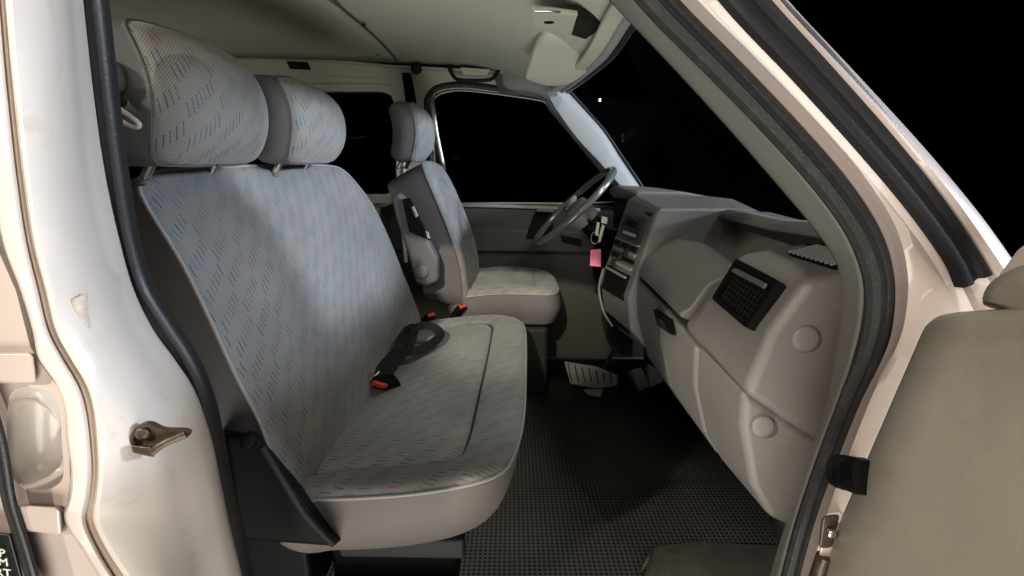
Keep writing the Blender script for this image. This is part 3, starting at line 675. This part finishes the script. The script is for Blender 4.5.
# headrests
def headrest(yc, wdt, xf, zc, parent, h=.185, th=.125, lean=.0, side_mat='vinyl_mid', curve=.040):
    def Wh(p, q, d):
        # curved front: sweeps back toward the ends and the top
        k = (p / (wdt / 2)); kq = q / (h / 2); bx = -.014 * k * k - (curve * abs(kq) ** 2.2 if q > 0 else .030 * kq * kq)
        return Vector((xf + bx + d - lean * q * .35, yc + p, zc + q - d * .02))
    w2, h2 = wdt / 2, h / 2
    o = [(-w2, -h2 * .55), (-w2 * 1.01, 0), (-w2 * .98, h2 * .6), (-w2 * .86, h2 * .93), (-w2 * .5, h2 * 1.02), (0, h2 * 1.03), (w2 * .5, h2 * 1.0), (w2 * .86, h2 * .86), (w2 * .98, h2 * .5), (w2 * 1.01, 0), (w2, -h2 * .55), (w2 * .88, -h2 * .92), (w2 * .5, -h2), (0, -h2), (-w2 * .5, -h2), (-w2 * .88, -h2 * .93)]
    f = pillow(o, Wh, .020, th, parent, ('headrest', 'side_panel'), ('fabric', side_mat, 'vinyl_mid'), edge=.012, pipe=.0022, back_scale=.80, side_bulge=.006)
    for s in (-.28, .28):
        sweep('headrest_post', [Wh(s * wdt, -h2 - .022, -.035), Wh(s * wdt, -h2 + .02, -.035)], .0065, 'metal_dull', f, n=4, up=(0, 1, 0))
        disc('post_collar', Wh(s * wdt, -h2 - .022, -.035), (0, 0, 1), .011, .004, 'vinyl', f)
    return f
headrest(.808, .285, -.440, 1.130, bench, h=.182, th=.115)
headrest(1.155, .27, -.415, 1.122, bench, h=.168, th=.092)
# black hinge cover and seat base
hexa('hinge_cover', px([(224, 434), (256, 436), (336, 547), (240, 540)], .675) + px([(220, 428), (262, 434), (345, 540), (236, 532)], .735), 'black', bench, .008)
disc('recliner_knob', at(248, 441, .668), (0.2, -1, .2), .012, .012, 'black', bench, bulge=.004)
sweep('hinge_rib', px([(262, 447), (285, 484), (306, 516), (334, 545)], .672), oval_prof(.010, .008), 'dark', bench, n=20)
base = box('seat_base', (-.24, 1.20, .275), (.26, .70, .16), 'black', bench, .01)
box('dark_filler_box', (-.62, .86, .29), (.46, .13, .20), 'black', bench, .01)  # black box added over the lit floor to make this corner dark
quadbox('base_cover', [at(334, 540, .80), at(464, 540, .80), at(464, 560, .80), at(340, 558, .80)], (0, -1, 0), .03, 'dark', bench, .006)

# ================================================================== DRIVER SEAT
drv = thing('driver_seat', 'single driver seat with folded armrest behind the steering wheel', 'seat', (-.05, 1.87, FLOORZ))
dn = [at(a, b, 1.66) for a, b in [(418, 164), (424, 176), (438, 208), (450, 238), (459, 268), (462, 292), (460, 306)]]
dn = [Vector((p.x, 0, p.z)) for p in dn][::-1]; dpp = cr(dn, 40); DL = sum((b - a).length for a, b in zip(dpp, dpp[1:]))
def Wd(p, q, d):
    b, n = prof_at(q, dpp, DL)
    return Vector((b.x + n.x * d + .02 * (p - 1.66) / .4, p, b.z + n.z * d))
pillow([(1.66, 0), (1.655, DL * .35), (1.665, DL * .65), (1.668, DL * .88), (1.69, DL * .98), (1.75, DL * 1.01), (1.86, DL * 1.01), (1.95, DL * .98), (2.0, DL * .88), (2.03, DL * .6), (2.035, DL * .3), (2.02, 0), (1.85, -.02)],
       Wd, .012, .13, drv, ('backrest', 'side_panel'), ('fabric', 'vinyl_dark', 'vinyl_mid'), inner=[(1.72, .02), (1.715, DL * .35), (1.73, DL * .62), (1.76, DL * .80), (1.79, DL * .86), (1.85, DL * .87), (1.90, DL * .86), (1.93, DL * .78), (1.965, DL * .55), (1.97, DL * .3), (1.96, .02), (1.85, .0)], edge=.008, pipe=.0025, back_scale=.99, side_bulge=0, dip=.008)
def Wdc(p, q, d): return Vector((q, p, .580 + .012 * math.sin((q + .2) / .37 * math.pi) + d))
dc = pillow([(1.67, -.2), (1.665, -.05), (1.67, .08), (1.69, .14), (1.75, .168), (1.87, .172), (1.98, .165), (2.03, .13), (2.04, .05), (2.04, -.2), (1.86, -.23)], Wdc, .012, .11, drv, ('seat_cushion', 'side_panel'), ('fabric', 'vinyl_dark', 'piping'),
       inner=[(1.73, -.19), (1.725, -.05), (1.725, .02), (1.73, .07), (1.78, .085), (1.87, .087), (1.94, .085), (1.97, .06), (1.98, .01), (1.98, -.18), (1.86, -.2)], edge=.010, pipe=.0025, back_scale=.95, dip=.008)
headrest(1.79, .23, -.298, 1.130, drv, h=.185, th=.080, curve=.028)
box('seat_base', (-.02, 1.86, .33), (.30, .34, .27), 'dark', drv, .02)
# folded armrest: upright, with black recess and round cap
ar = sections('armrest', [(1.56, [(-.375, .935), (-.350, .945), (-.325, .915), (-.268, .80), (-.238, .74), (-.238, .665), (-.280, .645), (-.310, .66), (-.330, .75), (-.360, .86)]), (1.615, [(-.375, .935), (-.350, .945), (-.325, .915), (-.268, .80), (-.238, .74), (-.238, .665), (-.280, .645), (-.310, .66), (-.330, .75), (-.360, .86)])], 'vinyl_dark', drv, .010)
quadbox('armrest_recess', px([(402, 199), (410, 198), (431, 241), (409, 232)], 1.552), (0, -1, 0), .01, 'black', ar, .002)
quadbox('armrest_latch', px([(411, 207), (413.5, 206), (418, 216), (415.5, 218)], 1.545), (0, -1, 0), .01, 'trim_cool', ar, .002)
quadbox('armrest_latch', px([(425, 231), (428, 232), (430, 239), (427, 238)], 1.545), (0, -1, 0), .01, 'trim_cool', ar, .002)
disc('pivot_cap', at(421, 272, 1.553), (0, -1, 0), .022, .004, 'vinyl', ar, bulge=.002)
bt = sweep('seat_belt', [at(384, 214, 2.0), at(395, 209, 1.9), at(403, 207, 1.75)], rect_prof(.045, .003), 'web', None, n=12)
tag(bt, 'black belt strap hanging behind the driver seat near the far window', 'seat belt')
fr = sweep('belt_post', [at(403, 232, 1.64), at(406, 262, 1.64)], .006, 'paint_in', drv, n=4)

# ================================================================== SEAT BELTS AND BUCKLES
def buckle(c, dirv, label, size=1.0):
    t = thing('belt_buckle', label, 'belt buckle', c, 'black belt buckles with red buttons between the seats')
    dirv = Vector(dirv).normalized(); q = dirv.to_track_quat('Z', 'Y')
    def B(name, ctr, s, mat, bev):
        bm = bmesh.new(); bmesh.ops.create_cube(bm, size=1)
        bmesh.ops.transform(bm, matrix=Matrix.Translation(c) @ q.to_matrix().to_4x4() @ Matrix.Translation(Vector(ctr) * size) @ Matrix.Diagonal((s[0] * size, s[1] * size, s[2] * size, 1)), verts=bm.verts)
        o = from_bm(name, bm, mat, t); bevel(o, bev * size, 3); return o
    B('housing', (0, 0, 0), (.036, .022, .062), 'black', .005)
    B('release_button', (0, 0, .030), (.028, .013, .008), 'red', .002)
    B('stalk', (0, 0, -.05), (.02, .008, .05), 'dark', .002)
    return t
buckle(at(427, 320, 1.60), (.45, -.35, .6), 'black buckle with red button beside the bench backrest, nearer of two by driver seat')
buckle(at(458, 312, 1.63), (.5, -.35, .7), 'black buckle with red button against the driver cushion side', 1.0)
lb1 = thing('lap_belt', 'black lap belt folded in a loop across the bench cushion', 'seat belt', at(400, 365, 1.2))
bb = lambda a, b, z: atZ(a, b, z)
web = rect_prof(.044, .003)
sweep('strap', [bb(412, 324, .56), bb(409, 336, .575), bb(400, 352, .57), bb(388, 366, .555), bb(378, 380, .540)], web, 'web', lb1, n=30, up=(.3, -.3, 1))
sweep('strap_loop', [bb(398, 352, .56), bb(418, 350, .556), bb(434, 342, .556), bb(440, 333, .562), bb(430, 326, .578), bb(417, 327, .582), bb(408, 335, .575)], rect_prof(.026, .0025), 'web', lb1, n=50, up=(0.1, -.6, .8))
sweep('strap', [bb(410, 330, .58), bb(402, 340, .59), bb(396, 356, .56)], rect_prof(.03, .003), 'web', lb1, n=16, up=(.6, -.6, .4))
hexa('buckle_housing', [bb(367, 381, .546), bb(384, 386, .545), bb(400, 382, .54), bb(388, 366, .548)] + [bb(367, 387, .525), bb(384, 391, .525), bb(402, 386, .52), bb(388, 372, .525)], 'black', lb1, .004)
hexa('release_button', [bb(371, 381.5, .552), bb(383, 386, .552), bb(388, 384, .552), bb(375, 380, .552)] + [bb(371, 386, .54), bb(383, 389, .54), bb(388, 387, .54), bb(375, 384, .54)], 'red', lb1, .001)
sweep('metal_tongue', [bb(371, 372, .565), bb(374, 376, .565), bb(379, 372, .57)], .0022, 'metal', lb1, n=12)
ub = thing('belt_anchor', 'shoulder belt guide with pale metal loop behind the nearest headrest', 'belt guide', at(118, 100, .66))
sweep('metal_loop', [at(115, 108, .64), at(124, 112, .64), at(139, 124, .64), at(134, 127, .64), at(121, 120, .64)], .0030, 'paint_in', ub, n=40, closed=True)
sweep('strap', px([(106, 84), (114, 96), (125, 104)], .645), oval_prof(.010, .006), 'web', ub, n=10)
disc('guide_cap', at(111, 76, .65), (.4, -1, 0), .020, .015, 'vinyl', ub, bulge=.008, sx=.7)

# ================================================================== DASHBOARD
dash = thing('dashboard', 'grey-brown plastic dashboard with vent pod, glove box and centre console', 'dashboard', (.5, 1.35, FLOORZ))
# near end upper pod (Y .75 - .98)
pod = sections('vent_pod', [
  (.745, [(.620, .902), (.455, .868), (.407, .782), (.380, .676), (.455, .624), (.530, .575), (.62, .55), (.62, .70)]),
  (.985, [(.640, .895), (.452, .865), (.405, .775), (.370, .690), (.45, .632), (.53, .575), (.62, .55), (.64, .70)]),
  (1.04, [(.640, .845), (.470, .800), (.425, .760), (.372, .700), (.45, .620), (.53, .56), (.62, .56), (.64, .70)])], 'dash', dash, .017, 6)
# near end lower cap
low = sections('lower_cap', [
  (.750, [(.380, .680), (.385, .610), (.415, .50), (.455, .435), (.500, .41), (.58, .42), (.56, .560), (.456, .627)]),
  (.93, [(.366, .696), (.372, .600), (.400, .50), (.440, .435), (.500, .41), (.58, .42), (.56, .565), (.45, .634)])], 'dash', dash, .014, 5)
# glove box lid (Y .94 - 1.35)
glv = sections('glove_box_lid', [
  (.935, [(.366, .688), (.372, .600), (.402, .495), (.440, .435), (.50, .425), (.54, .50), (.52, .60), (.45, .655)]),
  (1.15, [(.362, .708), (.366, .610), (.398, .495), (.440, .430), (.50, .42), (.54, .50), (.52, .60), (.45, .67)])], 'dash', dash, .014, 4)
glv2 = sections('glove_box_side', [
  (1.154, [(.362, .709), (.366, .610), (.398, .495), (.440, .430), (.50, .42), (.54, .50), (.52, .60), (.45, .67)]),
  (1.37, [(.352, .722), (.358, .610), (.395, .490), (.440, .425), (.50, .42), (.54, .50), (.52, .60), (.45, .68)])], 'dash2', dash, .012, 4)
quadbox('latch_recess', [atX(653, 309, .349), atX(667, 319, .349), atX(671, 335, .351), atX(657, 325, .351)], (-1, 0, 0), .012, 'black', glv2, .001)
quadbox('latch_handle', [atX(657, 317, .345), atX(664, 322, .345), atX(667, 331, .346), atX(659, 325, .346)], (-1, 0, 0), .003, 'dark', glv2, .001)
# rounded passenger pad
sections('knee_pad', [
  (1.035, [(.540, .800), (.465, .815), (.420, .790), (.385, .735), (.362, .722), (.37, .712), (.45, .68), (.54, .68)]),
  (1.37, [(.540, .82), (.455, .835), (.405, .808), (.365, .765), (.352, .738), (.36, .728), (.45, .69), (.54, .69)])], 'dash2', dash, .022, 6)
# tray behind the pad
box('tray', (.585, 1.19, .772), (.18, .42, .02), 'dash', dash, .004)
sections('tray_wall', [(.98, [(.70, .90), (.62, .90), (.60, .78), (.70, .76)]), (1.40, [(.72, .905), (.655, .905), (.62, .78), (.72, .76)])], 'dash2', dash, .01)
# top shelf from pod to far side along the windscreen
loft('top_shelf', [[p + Vector((-.004, 0, .002)) for p in ws_bot], [p + Vector((-.03, 0, .000)) for p in ws_bot], [Vector((p.x - .050, p.y, p.z - .016)) for p in ws_bot]], 'dash2', dash, n=40, thick=.008, smooth=60)
# defrost grille
gr = thing('defrost_grille', 'light slotted defroster grille on top of the near dashboard end', 'grille', at(820, 252, .86))
gq = [at(794, 245, .93), at(826, 243, .93), at(848, 264, .78), at(838, 264, .78)]
gq = [Vector((.500, .895, .884)), Vector((.580, .905, .902)), Vector((.560, .765, .900)), Vector((.502, .765, .886))]
quadbox('grille_bed', gq, (0, 0, 1), .004, 'void_shade', gr, .001)
for k in range(10):
    t = (k + .5) / 10; a = gq[0].lerp(gq[3], t); b = gq[1].lerp(gq[2], t)
    sweep('slat', [a + Vector((0, 0, .001)), b + Vector((0, 0, .001))], oval_prof(.0060, .004), 'trim_cool', gr, n=3, up=(0, 0, 1))
# vent in the pod
vn = Vector((-.88, -.03, .46)).normalized()
vq4 = [at(741, 264, .952), at(782, 286, .786), at(753, 328, .790), at(719, 300, .955)]
vc = sum(vq4, Vector()) / 4
vq4 = [p + vn * .001 for p in vq4]
av = thing('air_vent', 'square black air vent with tilted louvre flap in the dashboard pod', 'air vent', vc)
def bil(q, u, v, d=0):
    return q[0].lerp(q[1], u).lerp(q[3].lerp(q[2], u), v) + vn * d
fr_p = [bil(vq4, *c) for c in ((.02, .02), (.98, .02), (.98, .98), (.02, .98))]
sweep('vent_frame', [bil(vq4, .0, .0, .002), bil(vq4, 1, 0, .002), bil(vq4, 1, 1, .002), bil(vq4, 0, 1, .002)], rect_prof(.010, .020), 'black', av, n=80, closed=True, up=vn, spline=False)
quadbox('vent_well', [bil(vq4, 0, 0, .0035), bil(vq4, 1, 0, .0035), bil(vq4, 1, 1, .0035), bil(vq4, 0, 1, .0035)], vn, .02, 'void_shade', av, 0)
bm = bmesh.new()
for i in range(9):
    sweep('x', [bil(vq4, .12 + .09 * i, .08, .005), bil(vq4, .12 + .09 * i, .95, .005)], rect_prof(.0012, .003), 'dark', n=2, bm=bm, up=vn)
for i in range(7):
    sweep('x', [bil(vq4, .08, .12 + .12 * i, .006), bil(vq4, .93, .12 + .12 * i, .006)], rect_prof(.0016, .003), 'dark', n=2, bm=bm, up=vn)
from_bm('vent_mesh', bm, 'dark', av)
hexa('louvre_flap', [bil(vq4, .12, .14, .016), bil(vq4, .90, .10, .016), bil(vq4, .93, .22, .020), bil(vq4, .12, .26, .020)] + [bil(vq4, .12, .14, .010), bil(vq4, .90, .10, .010), bil(vq4, .93, .22, .013), bil(vq4, .12, .26, .013)], 'flap', av, .002)
disc('thumb_wheel', bil(vq4, .04, .42, .006), (0, 1, 0), .012, .004, 'black', av)
# round caps on end face
for a, b, r in ((806, 339, .0215), (763, 427, .0190)):
    disc('screw_cap', at(a, b, .7425), (-.10, -1, .05), r, .006, 'dash', dash, bulge=.003)
# centre hump: side face at Y 1.37, top, console face
hump = sections('centre_hump', [
  (1.385, [(.70, .90), (.640, .915), (.405, .915), (.395, .900), (.362, .76), (.332, .66), (.345, .56), (.40, .50), (.70, .50)]),
  (1.60, [(.70, .925), (.60, .935), (.385, .935), (.365, .925), (.322, .77), (.290, .66), (.305, .56), (.37, .48), (.70, .50)])], 'dash2', dash, .012, 4)
hood = sections('instrument_hood', [
  (1.605, [(.66, .925), (.55, .945), (.395, .948), (.385, .935), (.42, .90), (.44, .76), (.66, .76)]),
  (1.85, [(.60, .925), (.52, .945), (.385, .955), (.372, .940), (.42, .90), (.44, .76), (.60, .76)]),
  (2.04, [(.54, .91), (.48, .93), (.395, .935), (.385, .92), (.42, .88), (.44, .76), (.54, .76)])], 'dash', dash, .010, 4)
box('instrument_cluster', (.425, 1.81, .84), (.05, .36, .12), 'black', dash, .01)
sections('lower_shroud', [(1.605, [(.50, .76), (.36, .77), (.30, .66), (.31, .56), (.40, .46), (.52, .46)]), (2.04, [(.50, .76), (.38, .77), (.33, .66), (.34, .56), (.42, .46), (.52, .46)])], 'black', dash, .02, 4)
# console face parts: black fascia, radio, sliders
def cf(u, z, d=0):     # u 0 near .. 1 far across the console face
    y = 1.395 + (1.592 - 1.395) * u
    if z > .66:
        xn = .335 + (.395 - .335) * (z - .66) / .24; xf_ = .292 + (.365 - .292) * (z - .66) / .24
    else:
        xn = .335 + (.66 - z) * .11; xf_ = .292 + (.66 - z) * .13
    return Vector((xn + (xf_ - xn) * u - d, y, z + d * .25))
def cpanel(name, u0, u1, z0, z1, d, t, mat, parent, bev=.002):
    q = [cf(u0, z1, d), cf(u1, z1, d), cf(u1, z0, d), cf(u0, z0, d)]
    return hexa(name, q + [p + Vector((t, 0, 0)) for p in q], mat, parent, bev)
con = cpanel('console_fascia', .04, .98, .54, .90, .003, .012, 'black', dash, .004)
rad = thing('radio', 'black car radio with small silver keys in the centre console', 'radio', cf(.5, .81))
cpanel('faceplate', .12, .86, .815, .875, .010, .012, 'lcd', rad)
cpanel('display', .30, .70, .845, .866, .0125, .002, 'black', rad, .0005)
for k in range(5): cpanel('key', .22 + .1 * k, .29 + .1 * k, .823, .832, .014, .003, 'trim_cool', rad, .0008)
for u in (.16, .82): disc('radio_knob', cf(u, .845, .012), (-1, 0, .2), .008, .012, 'dark', rad)
cpanel('console_surround', .06, .92, .80, .806, .012, .012, 'dash', dash)
for j, z in enumerate((.775, .755, .735)):
    s_ = cpanel('heater_slider', .10, .88, z - .006, z + .004, .009, .008, 'trim' if j != 1 else 'black', dash, .001)
    cpanel('slider_knob', .3 + .15 * j, .38 + .15 * j, z - .008, z + .006, .02, .012, 'dark', s_, .002)
cpanel('ash_tray', .08, .9, .64, .715, .010, .012, 'black', dash, .004)
cpanel('ash_tray_lip', .12, .86, .705, .711, .014, .008, 'trim', dash, .001)
for u in (.2, .5, .8): cpanel('console_switch', u - .09, u + .07, .785, .797, .014, .008, 'black', dash, .001)
sweep('console_rim', [cf(1.0, .70, .006), cf(1.02, .63, .008), cf(.9, .56, .008), cf(.6, .53, .006)], oval_prof(.008, .008), 'dash2', dash, n=24)

# ================================================================== STEERING WHEEL
swt = at(612, 170, 1.80); swb = at(537, 241, 1.80)
swc = (swt + swb) / 2 + Vector((0, .0, 0))
sw = thing('steering_wheel', 'shiny worn black steering wheel with wide spokes, seen from the side', 'steering wheel', swc)
axis_up = (swt - swb).normalized(); rad_ = (swt - swb).length / 2
ay_ = Vector((.03, 1, .02)).normalized()
ay_ = (ay_ - axis_up * ay_.dot(axis_up)).normalized()
nw = axis_up.cross(ay_).normalized()
if nw.x > 0: nw = -nw
def sp_(a, r, d=0): return swc + (axis_up * math.cos(a) + ay_ * math.sin(a)) * r + nw * d
sweep('rim', [sp_(2 * math.pi * k / 24, rad_) for k in range(24)], oval_prof(.026, .024, 16, .9), 'wheelp', sw, n=96, closed=True, up=nw)
bm = bmesh.new()
for a in (-100, 100, -62 + 0, 62):
    pass
bm.free()
for s in (-1, 1):
    loft('spoke', [[sp_(R(s * 78), rad_ * .97, .0), sp_(R(s * 80), rad_ * .6, -.012), sp_(R(s * 60), rad_ * .30, -.016)],
                   [sp_(R(s * 96), rad_ * .97, .0), sp_(R(s * 100), rad_ * .6, -.012), sp_(R(s * 120), rad_ * .30, -.016)]], 'visor', sw, n=14, thick=.012)  # worn beige spokes, with warm light put into the pale colour
hubp = [sp_(R(a), r, -.010) for a, r in ((-55, .075), (0, .05), (55, .075), (90, .078), (125, .075), (180, .06), (235, .075), (270, .078))]
hh = cr(hubp, 40, True)
bm = bmesh.new(); ls = []
for s, d in ((.9, -.06), (1, -.03), (1, -.004), (.93, .006), (.6, .010)): ls.append([bm.verts.new(swc + (p - swc) * s + nw * d) for p in hh])
for a, b in zip(ls, ls[1:]):
    for k in range(40): bm.faces.new((a[k], a[(k + 1) % 40], b[(k + 1) % 40], b[k]))
bm.faces.new(ls[0]); bm.faces.new(ls[-1]); from_bm('hub_pad', bm, 'dash', sw, 60)
col_end = swc - nw * .24 + Vector((0, 0, -.02))
sweep('steering_column', [swc - nw * .05, swc - nw * .10, col_end], .038, 'black', sw, n=12)
sweep('stalk', [swc - nw * .10, swc - nw * .09 + Vector((-.02, -.10, .02)), swc - nw * .085 + Vector((-.03, -.17, .03))], .006, 'black', sw, n=12)
sweep('stalk', [swc - nw * .10, swc - nw * .09 + Vector((0, .10, .0)), swc - nw * .085 + Vector((-.01, .16, .01))], .006, 'black', sw, n=12)

# keys with pink tag
ky = thing('key_bunch', 'bunch of keys with pink tag hanging from the ignition', 'keys', at(595, 248, 1.66))
sweep('key_ring', [at(595 + 4 * math.cos(t), 238 + 6 * math.sin(t), 1.66) for t in [k * math.pi / 4 for k in range(8)]], .0012, 'metal_dull', ky, n=24, closed=True)
quadbox('key', px([(597, 222), (600, 223), (598, 236), (595, 235)], 1.655), (0, -1, 0), .003, 'metal_dull', ky, .0005)
quadbox('key', px([(602, 224), (605, 226), (600, 243), (598, 241)], 1.66), (0, -1, 0), .003, 'metal_dull', ky, .0005)
quadbox('key_head', px([(602, 216), (608, 218), (607, 224), (601, 223)], 1.65), (0, -1, 0), .004, 'metal_dull', ky, .001)
quadbox('plastic_tag', px([(590.5, 250), (601, 249), (601, 267), (590, 266)], 1.65), (0, -1, 0), .004, 'pink', ky, .0012)

# ================================================================== PEDALS
pd = thing('brake_pedal', 'dusty ribbed pedal pad catching light above the dark floor', 'pedal', at(590, 375, 1.95))
pq = px([(564, 361), (596, 366), (619, 384), (569, 383)], 1.95)
pq = [at(564, 361, 1.650), at(596, 366, 1.650), at(618, 375, 1.630), at(617, 385, 1.600), at(596, 388, 1.580), at(570, 383, 1.600)]
bm = bmesh.new(); n_ = Vector((-.3, -.6, .75)).normalized()
f1 = [bm.verts.new(p) for p in pq]; f2 = [bm.verts.new(p - n_ * .012) for p in pq]
bm.faces.new(f1); bm.faces.new(f2[::-1])
for k in range(6): bm.faces.new((f1[k], f1[(k + 1) % 6], f2[(k + 1) % 6], f2[k]))
bevel(from_bm('pedal_pad', bm, 'pedal', pd), .003)
bm = bmesh.new()
for k in range(7):
    a = at(568 + 7 * k, 364 + 1.6 * k, 1.645 - .002 * k); b = at(572 + 6.6 * k, 382 + .3 * k, 1.605)
    sweep('x', [a + n_ * .002, b + n_ * .002], rect_prof(.005, .004), None, n=2, bm=bm, up=n_)
from_bm('pedal_rib', bm, 'dark', pd)
sweep('pedal_arm', [at(598, 378, 1.640), at(615, 350, 1.670), at(640, 320, 1.690)], .008, 'black', pd, n=10)
quadbox('pedal_foot', [at(583, 389, 1.590), at(603, 389, 1.590), at(600, 397, 1.570), at(587, 394, 1.570)], n_, .01, 'dash2', pd, .002)
ac = thing('heater_duct', 'pale rounded duct end under the dashboard beside the pedals', 'duct', at(648, 375, 1.6))
hexa('duct_body', [at(648, 363, 1.50), at(662, 372, 1.46), at(664, 382, 1.46), at(650, 388, 1.50)] + [at(644, 364, 1.58), at(657, 372, 1.56), at(659, 382, 1.56), at(648, 388, 1.58)], 'dash2', ac, .008, 4)
hexa('duct_collar', [at(630, 370, 1.58), at(642, 367, 1.55), at(650, 386, 1.55), at(640, 393, 1.58)] + [at(626, 372, 1.66), at(638, 368, 1.63), at(646, 386, 1.63), at(636, 393, 1.66)], 'dash2', ac, .006, 4)

# ================================================================== STEP AND FLOOR EDGES BY THE DOOR
loft('step_cover', [[atZ(a, b, .205) for a, b in ((640, 572), (690, 556), (790, 552))], [atZ(a, b, .225) for a, b in ((650, 550), (690, 546), (790, 546))][:0] or [atZ(a, b, .23) for a, b in ((652, 549), (700, 544), (790, 548))],
    [atZ(a, b, .225) for a, b in ((640, 600), (700, 600), (800, 600))]], 'step', van, n=20, thick=.006)
sill = loft('door_sill', [[Vector((x, y, z)) for x in (-.55, -.1, .3, .62)] for y, z in ((.80, .206), (.745, .212), (.735, .19), (.66, .10), (.60, .02))], 'rubber2', van, n=20, thick=.004, smooth=30)
sweep('sill_strip', [Vector((-.48, .79, .214)), Vector((-.12, .79, .214)), Vector((.0, .79, .214))], rect_prof(.014, .004), 'trim', van, n=6, up=(0, 0, 1))

# ================================================================== OPEN FRONT DOOR
dr = thing('front_door', 'open front passenger door showing its smooth grey-beige inner trim at right', 'door', (.42, .3, .3))
XD = .42
def dX(a, b, x): return atX(a, b, x)
e0 = [(822, 590), (846, 520), (868, 462), (892, 400), (914, 352), (924, 336)]
top = [(930, 326), (942, 318), (965, 315), (1000, 314), (1060, 312), (1110, 311)]
def door_pt(a, b, d=0): return atX(a, b, XD + d)
# panel: rows going down from the top edge
rows = []
tops = [(928, 328), (940, 319), (960, 315), (990, 314), (1030, 313), (1110, 312)]
for t, dx in ((0, 0), (.015, -.006), (.05, -.014), (.12, -.020), (.3, -.024), (.6, -.026), (1.0, -.028), (1.3, -.03)):
    r_ = []
    for i, (a, b) in enumerate(tops):
        # left edge follows the slanted silhouette
        ex = 928 + (800 - 928) * t; ey = 328 + (620 - 328) * t
        aa = ex + (a - 928) * (1 + .35 * t); bb_ = ey + (b - 328) * (1 - t)
        dd = dx + (.018 if i == 0 else (.006 if i == 1 else 0))
        r_.append(atX(aa, bb_, XD + dd))
    for yy in (.15, -.15, -.60): r_.append(Vector((r_[5].x, yy, r_[5].z)))
    rows.append(r_)
rows.insert(0, [p + Vector((.05, 0, .004)) for p in rows[0]])
loft('inner_trim', rows, 'door_grey', dr, n=140, thick=.006, smooth=70)
# window-corner cover
cq = [(984, 306), (987, 288), (1002, 274), (1030, 262), (1070, 256), (1080, 318), (1030, 318), (1008, 312)]
bm = bmesh.new(); ls = []
cv = [atX(a, b, .445) for a, b in rounded(cq, 40)]; cc = sum(cv, Vector()) / 40
for s, d in ((.98, .03), (1, .012), (.98, .002), (.90, -.005), (.6, -.008)): ls.append([bm.verts.new(cc + (p - cc) * s + Vector((d, 0, 0))) for p in cv])
for a, b in zip(ls, ls[1:]):
    for k in range(40): bm.faces.new((a[k], a[(k + 1) % 40], b[(k + 1) % 40], b[k]))
bm.faces.new(ls[0]); bm.faces.new(ls[-1]); from_bm('corner_cover', bm, 'door_grey', dr, 60)
sweep('cover_seam', [atX(a, b, .4375) for a, b in ((984, 302), (1000, 306), (1012, 312), (1030, 320))], .0012, 'seam', dr, n=20)
polyplate('door_shell', [tuple(atX(a, b, .47)) for a, b in ((1006, 274), (1024, 250), (1120, 180), (1120, 330), (1000, 330))], .01, 'paint', dr, nrm=(-1, 0, 0), bev=.002)
# hinge and door stop
hg = hexa('hinge', px([(826, 512), (842, 512), (836, 560), (818, 560)], .53) + px([(826, 512), (842, 512), (836, 560), (818, 560)], .56), 'paint', van, .004)
hexa('hinge_recess', px([(822, 516), (840, 514), (832, 548), (818, 548)], .525) + px([(822, 516), (840, 514), (832, 548), (818, 548)], .535), 'rust', hg, .005, 4)
disc('bolt_head', at(832, 534, .520), (0, -1, 0), .006, .004, 'metal', hg, bulge=.002)
sweep('hinge_pin', px([(824, 556), (816, 580)], .53), .009, 'rust', hg, n=4)
ds = thing('door_stop', 'black rubber bellows between the pillar and the open door', 'door stop', at(850, 475, .55))
sweep('bellows', [at(842, 472, .56), at(852, 474, .52), at(868, 478, .49)], oval_prof(.036, .040), 'black', ds, n=12, up=(0, 0, 1), scale=lambda t: 1.0 + .06 * math.sin(t * 18))

# ================================================================== DISTANT LAMP
dl = disc('street_lamp', at(600, 100, 40), (0, -1, 0), .11, .1, 'glow', None, sx=.6)
tag(dl, 'tiny white lamp glowing in the dark beyond the windscreen', 'lamp')
